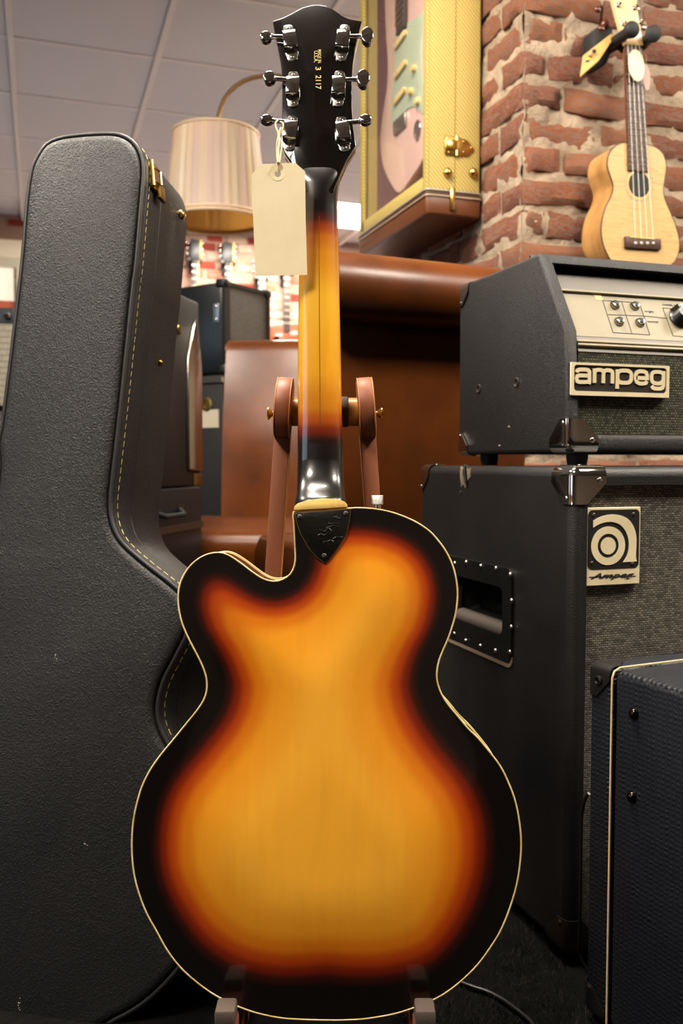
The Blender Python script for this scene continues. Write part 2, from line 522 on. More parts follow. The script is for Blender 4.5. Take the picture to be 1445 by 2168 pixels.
# ---- right wall: old brick pier, real bricks in lime mortar
PC = at(1105, 301, 2.2)                      # its near corner
PU, PV = PC.x, PC.y
mort = MB('lime_mortar', '#a3907a', 0.95).vary(14, lin('#806d5b')[:3]).nbump(30, 0.8, 0.012).nbump(160, 0.6, 0.004).m
PL = 0.95
core = B()
def rough_sheet(bm, o, ax, ay, nx, ny, nrm, amp):
    g = [[bm.verts.new(o + ax * (i / nx) + ay * (j / ny) + nrm * amp * (noise.noise((o + ax * (i / nx) + ay * (j / ny)) * 22) + 0.5 * noise.noise((o + ax * (i / nx) + ay * (j / ny)) * 60))) for j in range(ny + 1)] for i in range(nx + 1)]
    for i in range(nx):
        for j in range(ny):
            bm.faces.new((g[i][j], g[i + 1][j], g[i + 1][j + 1], g[i][j + 1]))
rough_sheet(core, Vector((PU + 0.001, PV + 0.004, 0)), Vector((1.3, 0, 0)), Vector((0, 0, CEIL)), 90, 200, Vector((0, -1, 0)), 0.010)
rough_sheet(core, Vector((PU + 0.004, PV + 0.001, 0)), Vector((0, PL, 0)), Vector((0, 0, CEIL)), 70, 200, Vector((-1, 0, 0)), 0.010)
add(core, box(PU + 0.014, PU + 1.3, PV + 0.014, PV + PL, 0, CEIL))
wr = part('wall_right', core, mort, None, smooth=60)
tag(wr, 'old red brick pier with crumbling lime mortar', kind='structure')
def brick_mat(name, shift):
    b = MB(name, '#8f4a2c', 0.9)
    oi = b.n.new('ShaderNodeObjectInfo')
    c1 = b.ramp(oi.outputs['Random'], [(0.0, '#7c4634'), (0.2, '#925638'), (0.4, '#9c5a36'), (0.55, '#7e4638'), (0.75, '#956048'), (1.0, '#a3653e')])
    f = b.noise(13, 6, 0.7)
    c2 = b.mix(b.ramp(f, [(0.47, (0, 0, 0)), (0.60, (.9, .9, .9))]), c1, '#bb622e')
    f2 = b.noise(7.5, 8, 0.72, dist=0.8)                     # smears of old mortar
    c3 = b.mix(b.ramp(f2, [(0.46, (0, 0, 0)), (0.58, (.85, .85, .85))]), c2, '#94796a')
    f3 = b.noise(45, 5, 0.7, dist=0.5)
    c4 = b.mix(b.ramp(f3, [(0.58, (0, 0, 0)), (0.70, (.75, .75, .75))]), c3, '#5a3426')
    f4 = b.noise(110, 3, 0.55)
    c5 = b.mix(b.ramp(f4, [(0.64, (0, 0, 0)), (0.70, (1, 1, 1))]), c4, '#d6c4b0')
    b.base(c5)
    b.nbump(22, 0.8, 0.014).nbump(120, 0.7, 0.005)
    return b.m
brick_m = brick_mat('old_brick', 0)
bvars = []
for k in range(9):
    bm = B()
    nx, nz = 5, 3; gr = []
    for i in range(nx + 1):
        col_ = []
        for j in range(nz + 1):
            ex_ = i in (0, nx); ez_ = j in (0, nz)
            dx = random.uniform(-0.035, 0.035) * (1.4 if ez_ else 0.6); dz = random.uniform(-0.07, 0.07)
            y = (0.0 if not (ex_ or ez_) else 0.55) + random.uniform(-0.16, 0.22)
            col_.append(bm.verts.new((i / nx - 0.5 + (dx if not ex_ else dx * 0.5), y, j / nz - 0.5 + (dz if not ez_ else dz))))
        gr.append(col_)
    for i in range(nx):
        for j in range(nz): bm.faces.new((gr[i][j], gr[i + 1][j], gr[i + 1][j + 1], gr[i][j + 1]))
    loop = [gr[i][0] for i in range(nx + 1)] + [gr[nx][j] for j in range(1, nz + 1)] + [gr[i][nz] for i in range(nx - 1, -1, -1)] + [gr[0][j] for j in range(nz - 1, 0, -1)]
    back = [bm.verts.new((v.co.x, 2.0, v.co.z)) for v in loop]
    for i in range(len(loop)):
        bm.faces.new((loop[i], back[i], back[(i + 1) % len(loop)], loop[(i + 1) % len(loop)]))
    bvars.append(mesh('brick', bm, brick_m, 50))
CO = 0.0755; ZB = PC.z % CO
def lay(face, row, s, ln):
    """one brick: s from the corner along the face"""
    z = ZB + (row + 0.5) * CO + random.uniform(-0.006, 0.006)
    if z > CEIL - 0.02: return
    o = part('brick', random.choice(bvars), None, wr)
    h = 0.058 * random.uniform(0.84, 1.10)
    pr = random.uniform(0.000, 0.008)
    if face == 0:
        o.location = (PU + s + ln / 2, PV - pr, z); o.scale = (ln, 0.011, h)
        o.rotation_euler = (0, random.uniform(-.03, .03), 0)
    else:
        o.location = (PU - pr, PV + s + ln / 2, z); o.scale = (ln, 0.011, h)
        o.rotation_euler = (random.uniform(-.03, .03), 0, -math.pi / 2)
for row in range(1, 32):
    zz = ZB + (row + .5) * CO
    flem = row % 2
    # front face: visible above the amplifier and through the slot below it
    s = 0.004
    if zz > 1.08 or 0.60 < zz < 0.76:
        seq = [0.105, 0.215, 0.215, 0.215, 0.105, 0.215] if flem else [0.215, 0.105, 0.215, 0.215, 0.215, 0.105]
        if row % 5 == 0: seq = [0.06, 0.19, 0.215, 0.215, 0.215, 0.105]
        for ln in seq:
            l2 = ln * random.uniform(0.94, 1.02); lay(0, row, s, l2); s += l2 + random.uniform(0.008, 0.016)
    # left face
    s = 0.004
    if zz > 1.0:
        seq = [0.215, 0.105, 0.215, 0.215, 0.105] if flem else [0.105, 0.215, 0.215, 0.105, 0.215]
        for ln in seq:
            l2 = ln * random.uniform(0.94, 1.02)
            if s + l2 < PL: lay(1, row, s, l2)
            s += l2 + random.uniform(0.008, 0.016)

# ================================================================== THE SUNBURST GUITAR
LEAN = R(5.0)
GO = at(690, 2160, 0.925)
G = Fr(frame(GO, cdir(1, 0), cdir(0, math.sin(LEAN), math.cos(LEAN))))
def gz(py, y=0.0): return G.pix(680, py, y)[1]
gt = thing('hollow_body_guitar', 'sunburst hollow body guitar seen from the back, resting upright on a brown stand', 'guitar', G.M)
BODY = [(621, 1084), (622, 1109), (624, 1151), (625, 1184), (621, 1203), (611.6, 1218.5), (596, 1228), (580, 1231), (560, 1227), (538, 1214),
 (513, 1195), (491, 1180), (474.6, 1172), (461, 1170), (441, 1173), (420.6, 1182.6), (402.6, 1198), (389, 1217), (380, 1239), (377, 1261.5),
 (378.5, 1289), (384.6, 1317), (395.7, 1344.5), (409.5, 1372), (422.5, 1397), (433, 1422), (437.7, 1444), (436.4, 1466), (429, 1485.7),
 (415, 1506.4), (397, 1528.6), (373.5, 1557.6), (350, 1586), (335, 1605), (317, 1631.6), (301.4, 1662.8), (290.5, 1697), (282.7, 1734),
 (279.3, 1772), (279.3, 1809), (283.6, 1849.6), (293.6, 1890), (309, 1930.6), (331, 1971), (356, 2015), (384, 2050.5), (415, 2078.5),
 (449, 2103.4), (480.4, 2120.5), (508.5, 2133), (546, 2145.5), (592.5, 2155), (639, 2158.5), (700, 2160), (733, 2159.5), (773.4, 2157),
 (829.5, 2147.6), (873, 2134.6), (916.7, 2116.8), (947.8, 2098.7), (979, 2073.8), (1010, 2042.7), (1038, 2005), (1060, 1968), (1080, 1918),
 (1094, 1868), (1101, 1818.5), (1102.3, 1778), (1098, 1734.4), (1089.5, 1694), (1075.5, 1656.5), (1058.4, 1622), (1035, 1591), (1008.5, 1560),
 (990.7, 1543), (967.4, 1515), (947, 1490.6), (932.6, 1466), (925.3, 1444), (924, 1423.7), (928, 1400.5), (937, 1377), (947, 1354), (957, 1325),
 (964.5, 1296), (968, 1261), (966, 1232), (958.7, 1200), (945.6, 1171), (929.7, 1147.6), (908, 1124), (880, 1105.4), (851, 1092.3), (822, 1083),
 (793, 1077.8), (764, 1075.5), (742, 1076), (700, 1078.5), (660, 1081.5), (640, 1083)]
bo = smooth([G.pix(*p) for p in BODY], 320)
PXM = 2040.0                                    # photo pixels per metre on the body
ca = G.pix(686, 1360); cb = G.pix(690, 1830)
def lerp3(a, b, t): return tuple(x + (y - x) * t for x, y in zip(a, b))
def stops(v, S):
    for (p0, c0_), (p1, c1_) in zip(S, S[1:]):
        if v <= p1:
            t = max(0.0, (v - p0) / (p1 - p0)); t = t * t * (3 - 2 * t)
            return lerp3(c0_, c1_, t)
    return S[-1][1]
L3 = lambda h: lin(h)[:3]
BURST = [(0, L3('#080403')), (40, L3('#090403')), (54, L3('#2e0902')), (70, L3('#731b03')), (90, L3('#ad3f06')), (116, L3('#d4720e')), (155, L3('#e8961f')), (250, L3('#f3aa30'))]
# distance to the body's edge on a fine grid, its ridges softened
BA = np.array(bo); GS = 0.0025
gx = np.arange(BA[:, 0].min() - 0.02, BA[:, 0].max() + 0.02, GS); gzz = np.arange(BA[:, 1].min() - 0.02, BA[:, 1].max() + 0.02, GS)
GX, GZ = np.meshgrid(gx, gzz, indexing='ij')
DG_ = np.full(GX.shape, 9.0); INS = np.zeros(GX.shape, bool)
for i_ in range(len(BA)):
    a_, b_ = BA[i_], BA[(i_ + 1) % len(BA)]; e_ = b_ - a_
    t_ = np.clip(((GX - a_[0]) * e_[0] + (GZ - a_[1]) * e_[1]) / max(e_ @ e_, 1e-12), 0, 1)
    DG_ = np.minimum(DG_, np.hypot(a_[0] + e_[0] * t_ - GX, a_[1] + e_[1] * t_ - GZ))
    if abs(e_[1]) > 1e-12:
        c_ = (a_[1] > GZ) != (b_[1] > GZ)
        INS ^= c_ & (GX < e_[0] * (GZ - a_[1]) / e_[1] + a_[0])
DG_ = np.where(INS, DG_, 0.0)
DS_ = DG_.copy()
for it in range(70):
    DS_[1:-1, 1:-1] = (DS_[1:-1, 1:-1] * 2 + DS_[2:, 1:-1] + DS_[:-2, 1:-1] + DS_[1:-1, 2:] + DS_[1:-1, :-2]) / 6
w_ = np.clip(DG_ / 0.022, 0, 1); w_ = w_ * w_ * (3 - 2 * w_)
DG_ = DG_ * (1 - w_) + DS_ * w_
def edge_dist(x, z):
    fx = (x - gx[0]) / GS; fz = (z - gzz[0]) / GS; i0 = int(fx); j0 = int(fz); fx -= i0; fz -= j0
    return float((DG_[i0, j0] * (1 - fx) + DG_[i0 + 1, j0] * fx) * (1 - fz) + (DG_[i0, j0 + 1] * (1 - fx) + DG_[i0 + 1, j0 + 1] * fx) * fz)
def burst(x, z, d):
    d = d * PXM
    fz = (z - cb[1]) * PXM                        # below the lower bout's middle
    k = 1.0
    if x > cb[0]: k = 1.0 - 0.22 * min(1.0, (x - cb[0]) * PXM / 300) * max(0.0, min(1.0, (ca[1] + 0.02 - z) * PXM / 260))
    if fz < 0: k = min(k, 1.0 - 0.46 * min(1.0, -fz / 260) * max(0.0, 1 - abs(x - cb[0]) * PXM / 480))
    up = max(0.0, min(1.0, (z - ca[1] + 0.045) * PXM / 120))          # the band is narrower around the upper bout
    return stops(d * k * (1.0 + 0.28 * up), BURST)
def back_plate():
    bm = B(); lay_ = bm.verts.layers.float_color.new('burst')
    NR = 52; n = len(bo); rings = []
    T = []
    for (x, z) in bo:
        f = (z - ca[1]) / (cb[1] - ca[1])
        f = max(0.0, min(1.0, f)) if True else f
        T.append((ca[0] + (cb[0] - ca[0]) * f, ca[1] + (cb[1] - ca[1]) * f))
    pos = []; D = []
    for r in range(NR + 1):
        t = (r / NR) ** 1.05
        pos.append([(bo[i][0] + (T[i][0] - bo[i][0]) * t, bo[i][1] + (T[i][1] - bo[i][1]) * t) for i in range(n)])
        D.append([edge_dist(x, z) if r else 0.0 for x, z in pos[-1]])
    for r in range(NR + 1):
        ring = []
        for i in range(n):
            x, z = pos[r][i]; d = D[r][i]
            s = min(1.0, d / 0.15); h = 0.015 * s * s * (3 - 2 * s)
            v = bm.verts.new((x, -h, z)); v[lay_] = burst(x, z, d) + (1.0,)
            ring.append(v)
        rings.append(ring)
    for a, b in zip(rings, rings[1:]):
        for i in range(n):
            j = (i + 1) % n
            bm.faces.new((a[i], a[j], b[j], b[i]))
    bmesh.ops.remove_doubles(bm, verts=rings[-1], dist=0.0004)
    bmesh.ops.triangulate(bm, faces=[f for f in bm.faces if len(f.verts) > 4])
    return bm
def burst_mat(name):
    b = MB(name, '#e09020', 0.28, coat=0.85)
    b.p.inputs['Coat Roughness'].default_value = 0.05
    a = b.n.new('ShaderNodeAttribute'); a.attribute_name = 'burst'
    f = b.noise(5, 4, 0.6, (9, 1, 1.2), 0.3)
    g_ = b.ramp(f, [(0.3, (0.93, 0.92, 0.89)), (0.55, (1, 1, 1)), (0.75, (1.0, 0.98, 0.95))])
    b.base(b.mix(1.0, a.outputs['Color'], g_, 'MULTIPLY'))
    b.nbump(18, 0.06, 0.004)
    return b.m
burst_m = burst_mat('sunburst_lacquer')
part('body_back', back_plate(), burst_m, gt, 'sunburst maple back, amber centre to black edge', smooth=80)
DEPTH = 0.068
bm = B()
v0 = [bm.verts.new((x, 0.0004, z)) for x, z in bo]; v1 = [bm.verts.new((x, DEPTH, z)) for x, z in bo]
for i in range(len(bo)):
    j = (i + 1) % len(bo); bm.faces.new((v0[i], v0[j], v1[j], v1[i]))
part('body_side', bm, black_gloss, gt, smooth=50)
part('body_top', prism(bo, DEPTH, DEPTH + 0.005), black_gloss, gt, smooth=30)
part('binding', tube([(x, 0.0004, z) for x, z in bo], 0.00108, 6, True), cream_plastic, gt, 'cream binding around the back edge', smooth=80)
part('binding', tube([(x, DEPTH + 0.002, z) for x, z in bo], 0.0014, 6, True), cream_plastic, gt, smooth=80)

# heel plate with its screws
HP = [(622.6, 1086), (660, 1083.5), (700, 1080.5), (742.5, 1077), (740, 1104), (732, 1134), (715, 1162), (699, 1181), (686, 1191), (668, 1178), (652, 1159), (635, 1128.6), (627, 1104)]
hp = [G.pix(p[0], p[1], -0.002) for p in HP]
hc = (sum(p[0] for p in hp) / len(hp), sum(p[1] for p in hp) / len(hp))
plate_m = MB('black_heel_plate', '#12100d', 0.32, coat=0.3).nbump(75, 0.35, 0.003).m
shp = part('heel_plate', prism([(hc[0] + (x - hc[0]) * 0.985, hc[1] + (z - hc[1]) * 0.985) for x, z in hp], -0.0052, -0.002, 0.0006), plate_m, gt, 'black shield shaped plate over the heel')
part('plate_edge', prism(hp, -0.0044, 0.0), MB('aged_edge', '#8a6a3a', 0.5).m, gt)
for px, py in ((633.7, 1094.5), (731.5, 1087.6), (685.8, 1177)):
    x, z = G.pix(px, py, -0.005)
    part('screw', dome((x, -0.0050, z), (0, -1, 0), 0.0030, 0.0010), steel_dark, shp)
    for a in (25, 115):
        c, s = math.cos(R(a)) * 0.0018, math.sin(R(a)) * 0.0018
        part('screw_slot', tube([(x - c, -0.0060, z - s), (x + c, -0.0060, z + s)], 0.00035, 5), plastic_black, shp)
bm = B()                                          # raised scribble on the plate
for k in range(7):
    px = 672 + 6 * random.random() * 7; py = 1098 + k * 8
    pts = [G.pix(px + q * 7 + random.uniform(-4, 4), py + random.uniform(-4, 4), -0.005) for q in range(4)]
    add(bm, tube([(x, -0.0050, z) for x, z in smooth(pts, 12, False)], 0.0007, 5))
part('embossed_mark', bm, plate_m, shp, smooth=80)

# neck
YF = 0.064
ZN = gz(400, 0.044)
H = Fr(G.M @ Matrix.Translation((0, YF - 0.020, ZN)) @ Matrix.Rotation(R(-12), 4, 'X'))
def hplane(z): return YF - 0.020 + (z - ZN) * math.tan(R(12))
NK = [(336, 614, 734, 'h', .22), (346, 618, 730.5, 'h', .25), (358, 623, 725.5, 'h', .3), (374, 628, 720.5, .0440, .45), (392, 632, 716.5, .0425, .6), (411, 634, 714, .0415, .7), (433, 634.5, 713.5, .0415, .75),
      (466, 634, 714, .0412, .75), (512, 632.5, 716, .041, .75), (558, 631.5, 717, .0405, .75), (650, 630.5, 719, .040, .75), (760, 629, 721.6, .039, .75), (880, 629, 724, .038, .72),
      (940, 628.5, 726, .037, .66), (976, 628, 727, .035, .6), (1005, 627.5, 728, .031, .5), (1025, 627, 729, .024, .42), (1040, 626.5, 730, .014, .38), (1050, 625, 731.5, .006, .35), (1058, 623.5, 733, .002, .32), (1070, 622, 735, .0005, .32), (1082, 621, 737, 0.0, .32)]
NCOL = [(300, L3('#0a0604')), (448, L3('#0c0604')), (466, L3('#431004')), (486, L3('#8e3606')), (510, L3('#b5660a')), (545, L3('#c67f12')), (640, L3('#e2a826')), (780, L3('#de9c1e')), (860, L3('#c07610')), (890, L3('#a04808')), (912, L3('#681c04')), (936, L3('#180805')), (960, L3('#0b0604')), (1100, L3('#0b0604'))]
nk = []
PYS = sorted(set([s[0] for s in NK] + list(range(440, 980, 6))))
def nk_at(py):
    for a, b in zip(NK, NK[1:]):
        if a[0] <= py <= b[0]:
            t = (py - a[0]) / (b[0] - a[0])
            f = lambda i: a[i] + (b[i] - a[i]) * t
            if a[3] == 'h' or b[3] == 'h':
                return f(1), f(2), ('h' if a[3] == 'h' and t < 1 else b[3]), f(4)
            return f(1), f(2), f(3), f(4)
bm = B(); ly = bm.verts.layers.float_color.new('burst'); rings = []; NS = 30
for py in PYS:
    L_, R_, yb, e = nk_at(py)
    z0 = gz(py, 0.045)
    if yb == 'h': yb = hplane(z0) + max(0.0, (366 - py) / 30.0) * 0.004 - 0.0002; yf = yb + 0.011
    else: yf = max(YF if py > 400 else yb + 0.018, yb + 0.012)
    ym = yb + 0.45 * (yf - yb)
    xl, zl = G.pix(L_, py, ym); xr, _ = G.pix(R_, py, ym)
    zz = G.pix((L_ + R_) / 2, py, yb)[1] if py > 1000 else zl
    xc, w = (xl + xr) / 2, (xr - xl) / 2; ring = []
    for k in range(NS + 1):
        t = math.pi * k / NS
        c, s = math.cos(t), max(0.0, math.sin(t))
        cx = math.copysign(abs(c) ** (0.9 if e > .5 else 0.75), c)
        v = bm.verts.new((xc + w * cx, yf - (yf - yb) * s ** e, zz)); v[ly] = stops(py, NCOL) + (1,)
        ring.append(v)
    rings.append(ring); nk.append((py, xc, w, yb, yf, zz))
for a, b in zip(rings, rings[1:]):
    for k in range(NS): bm.faces.new((a[k], a[k + 1], b[k + 1], b[k]))
    bm.faces.new((a[NS], a[0], b[0], b[NS]))
bm.faces.new(rings[0]); bm.faces.new(rings[-1])
part('neck', bm, burst_m, gt, 'glossy amber neck fading to black at both ends', smooth=70)
seam = B()
sp = [(n_[1] + 0.0008, n_[3] + 0.00005, n_[5]) for n_ in nk if 462 <= n_[0] <= 912]
add(seam, tube(sp, 0.00042, 5))
part('centre_seam', seam, MB('dark_seam', '#5a2f0c', 0.4).m, gt, smooth=80)
ebony = MB('rosewood', '#1d110a', 0.45).m
fb = [n_ for n_ in nk if 405 <= n_[0] <= 1082]
bm = B(); rr_ = []
for (py, xc, w, yb, yf, zz) in fb:
    rr_.append([bm.verts.new((xc - w * 1.0, YF + 0.0002, zz)), bm.verts.new((xc + w * 1.0, YF + 0.0002, zz)), bm.verts.new((xc + w * 0.98, YF + 0.0068, zz)), bm.verts.new((xc - w * 0.98, YF + 0.0068, zz))])
for a, b in zip(rr_, rr_[1:]):
    for k in range(4): bm.faces.new((a[k], a[(k + 1) % 4], b[(k + 1) % 4], b[k]))
bm.faces.new(rr_[0]); bm.faces.new(rr_[-1])
part('fretboard', bm, ebony, gt)
cap_pts = [(621, 1080.5), (623, 1072), (629, 1066), (649, 1059.4), (682, 1055), (712.6, 1056.6), (728, 1061.5), (734, 1067), (736, 1073.5), (700, 1076), (660, 1078.5)]
capm = MB('yellowed_heel_cap', '#e2bd6c', 0.35, coat=0.5).vary(60, L3('#b98438'), 0.5, 0.8).m
part('heel_cap', prism([G.pix(p[0], p[1], -0.003) for p in cap_pts], -0.0036, 0.012, 0.0008), capm, gt, 'yellowed cream cap under the heel')

# headstock
HS = [(577, 45), (600, 37), (619.6, 27), (639.5, 16), (659.4, 10.7), (674, 10), (689, 12.5), (707, 21), (724, 33.6), (739, 40), (766, 45), (761.6, 60), (751.6, 99.6), (746.6, 137), (744, 174),
      (744, 224), (746.6, 264), (750, 291.5), (753, 308), (745, 320), (733, 339), (723, 361), (713, 385), (705, 404), (643, 404), (635, 385), (625, 361), (614, 338), (602, 321), (596, 303), (595.5, 262), (597, 224), (597, 162), (593.4, 129.5), (587, 97), (580, 62)]
hs = [H.pix(*p) for p in HS]
part_hs = part('headstock', prism(hs, 0.0, 0.0155, 0.0008, 2, 20), black_gloss, gt, 'black headstock with a curved crest')
edge_tube = tube([(x, 0.0012, z) for x, z in [H.pix(*p) for p in HS[:20]]], 0.0004, 4)  # thin pale line of worn lacquer along the crest and right edge
part_hs.matrix_local = G.I @ H.M
HREL = G.I @ H.M
def hpart(name, bm, m, parent, label=None, sm=35):
    """a piece given in headstock coordinates; parent is a part of the guitar at the guitar's own origin"""
    return part(name, xf(bm, HREL), m, parent, label, sm)
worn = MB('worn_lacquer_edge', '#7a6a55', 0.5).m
part('worn_edge', edge_tube, worn, part_hs, smooth=80)
# stamped lettering, reading down the headstock
def stamp(s, cx, cy, w, h):
    bm = text(s, w, h, 0.0003, 0, 0.012)
    x, z = H.pix(cx, cy)
    xf(bm, Matrix.Translation((x, -0.0001, z)) @ Matrix.Rotation(R(90), 4, 'Y'))
    o = part('stamped_lettering', bm, gold_ink, part_hs, smooth=0)
KP = 1.075 / F
stamp('MADE IN', 676.0, 119.5, 33 * KP, 7 * KP)
stamp('U.S.A.', 668.3, 120.5, 29 * KP, 8 * KP)
stamp('3', 673.2, 145.5, 8 * KP, 12 * KP)
stamp('2117', 673.6, 174.5, 34 * KP, 12 * KP)
# tuning machines
TUN = [((614, 92), (611, 63.5), (619.6, 124.6), (577, 86), (563.5, 88.5), 25, 27),
       ((620, 190), (622, 162), (621, 222), (583.5, 174.5), (571, 174.5), 26, 29),
       ((615, 283), (619, 255.5), (612, 313.5), (580, 263), (566, 262), 28, 21),
       ((725.5, 92), (728.5, 65), (720.5, 127), (764, 85), (777, 87), 26, 40),
       ((716.7, 189), (718.5, 160), (715.5, 220.5), (755, 175.6), (768.5, 177), 27, 41),
       ((725.5, 285), (721, 255.4), (728.7, 314), (760, 264.6), (773, 262), 27, 23)]
for hc_, s1, s2, sh, bt, bw_, bh_ in TUN:
    A = Vector(H.pix(*s1)); Bq = Vector(H.pix(*s2)); C = Vector(H.pix(*hc_))
    ax = (A - Bq).normalized(); ang = math.atan2(ax.x, ax.y)
    Lc = Matrix.Translation((C.x, 0, C.y)) @ Matrix.Rotation(ang, 4, 'Y')
    hl = (A - Bq).length / 2
    hw = 14.2 * KP
    # rounded cover
    cover = prism_x([(0.0, -0.0128), (-0.0095, -0.0128), (-0.0112, -0.0115), (-0.0117, -0.003), (-0.0115, 0.0005), (-0.0107, 0.006), (-0.0092, 0.0112), (-0.0075, 0.0128), (0.0, 0.0128)], -hw, hw, 0.0008, 2, 20)
    t = hpart('tuning_machine', xf(cover, Lc), chrome, gt)
    pl = [(x, z) for x, z in smooth([(0, hl + .005), (-.0055, hl + .003), (-.0062, hl - .003), (-.0074, hl - .006), (-.0074, -hl + .006), (-.0062, -hl + .003), (-.0055, -hl - .003), (0, -hl - .005), (.0055, -hl - .003), (.0062, -hl + .003), (.0074, -hl + .006), (.0074, hl - .006), (.0062, hl - .003), (.0055, hl + .003)], 48)]
    hpart('mounting_plate', xf(prism(pl, -0.0016, 0.0002, 0.0003), Lc), chrome_worn, t)
    for sgn in (1, -1):
        hpart('screw', xf(dome((0, -0.0015, sgn * hl), (0, -1, 0), 0.0023, 0.0013), Lc), chrome, t)
        hpart('screw_slot', xf(tube([(-.0012, -0.0029, sgn * hl), (.0012, -0.0029, sgn * hl)], 0.0003, 4), Lc), plastic_black, t)
    S0 = Vector(H.pix(hc_[0], sh[1] + (hc_[1] - sh[1]) * 0.15)); S1 = Vector(H.pix(*sh)); BT = Vector(H.pix(*bt))
    yk = -0.0062
    hpart('shaft', cyl((S0.x, yk, S0.y), (S1.x, yk, S1.y), 0.0026, 12), chrome, t)
    hpart('collar', cyl((S1.x + (S0.x - S1.x) * 0.05, yk, S1.y), (S1.x + (BT.x - S1.x) * 0.45, yk, S1.y), 0.0034, 12, 0.0006), chrome, t)
    rx, rz = bw_ * KP / 2, bh_ * KP / 2
    bm = prism(smooth([(rx * math.cos(R(a)) * (1 if abs(math.sin(R(a))) < .8 else .9), rz * math.sin(R(a))) for a in range(0, 360, 30)], 28), -0.0048, 0.0048, 0.0026, 3, 20)
    xf(bm, Matrix.Translation((BT.x, yk, BT.y)) @ Matrix.Rotation(random.uniform(-.9, .9) * 0.35, 4, 'Z'))
    hpart('button', bm, chrome, t, sm=60)
# strap knob on the shoulder
kx, kz = G.pix(797.5, 1059, 0.03); _, kz1 = G.pix(797, 1080, 0.03)
knob = B()
pr = []
for k in range(48):
    a = 2 * math.pi * k / 48; r = 0.0070 + (0.00035 if k % 2 else 0)
    pr.append((kx + r * math.cos(a), 0.03 + r * math.sin(a)))
knob = prism_z(pr, kz - 0.0052, kz + 0.0052, 0.0006, 1)
sk = part('strap_knob', knob, MB('knurled_chrome', '#cfcac2', 0.25, 1.0).nbump(1400, 0.8, 0.001).m, gt, 'knurled chrome strap knob')
part('knob_stem', cyl((kx, 0.03, kz1 - 0.004), (kx, 0.03, kz - 0.004), 0.0028, 12), chrome, sk)

# ================================================================== price tag on a string
TG = Fr(frame(at(590, 583, 1.022), cdir(1, 0.04), cdir(0, 0.0, 1)))
tp = thing('price_tag', 'blank cream paper tag tied to a tuning peg of the sunburst guitar', 'tag', TG.M)
TPX = [(532.5, 370), (551, 347.5), (624.6, 344.5), (645.5, 363), (647, 470), (650, 582), (540, 584.5), (536, 470)]
tq = [TG.pix(*p) for p in TPX]
hx, hz = TG.pix(587.7, 368.5)
kk = 1.022 / F
bm = B()
ho = arc(hx, hz, 6.2 * kk, 6.2 * kk, 0, 360, 32)[:-1]
oo = []
for (x, z) in ho:                                 # cast each hole point out to the tag's edge
    d = Vector((x - hx, z - hz)).normalized(); best = None
    for a, b in zip(tq, tq[1:] + tq[:1]):
        e = (b[0] - a[0], b[1] - a[1]); den = d.x * e[1] - d.y * e[0]
        if abs(den) < 1e-12: continue
        t = ((a[0] - hx) * e[1] - (a[1] - hz) * e[0]) / den; s = ((a[0] - hx) * d.y - (a[1] - hz) * d.x) / den
        if t > 0 and -1e-6 <= s <= 1 + 1e-6 and (best is None or t < best): best = t
    oo.append((hx + d.x * best, hz + d.y * best))
def ang_(p): return math.atan2(p[1] - hz, p[0] - hx) % (2 * math.pi)
allp = sorted([(ang_(p), p) for p in oo] + [(ang_(p), p) for p in tq])
outer = [p for a, p in allp]
inner = [(hx + 6.2 * kk * math.cos(a), hz + 6.2 * kk * math.sin(a)) for a, p in allp]
part('card', ring_prism(outer, inner, -0.0002, 0.0002), paper, tp, smooth=0)
part('eyelet', ring_prism(arc(hx, hz, 14 * kk, 14 * kk, 0, 360, 32)[:-1], arc(hx, hz, 6.4 * kk, 6.4 * kk, 0, 360, 32)[:-1], -0.0005, -0.0001), MB('eyelet_card', '#f0deb0', 0.8).m, tp, smooth=0)
def tgp(px, py, y=0.0):
    x, z = TG.pix(px, py, y); return (x, y, z)
st = B()
for pts in ([tgp(587, 366, -0.001), tgp(589, 355, -0.002), tgp(592, 346, -0.003), tgp(588, 342, -0.003), tgp(586, 330, 0.004), tgp(586, 305, 0.010), tgp(589, 285, 0.016), tgp(584, 270, 0.020), tgp(583, 260, 0.026), tgp(588, 254, 0.033)],
            [tgp(587, 366, 0.001), tgp(590, 356, -0.001), tgp(586, 347, -0.002), tgp(592, 341, -0.001), tgp(594, 325, 0.004), tgp(596, 305, 0.010), tgp(591, 287, 0.017), tgp(598, 272, 0.022), tgp(599, 262, 0.027), tgp(594, 258, 0.034)],
            [tgp(591, 343, -0.002), tgp(589, 320, 0.002), tgp(591, 300, 0.008), tgp(590, 283, 0.014), tgp(595, 270, 0.020)]):
    add(st, tube(smooth(pts, 40, False), 0.0010, 6))
add(st, ball(tgp(589, 344, -0.003), 0.0022))
part('string', st, string_m, tp, 'knotted cotton string', smooth=80)

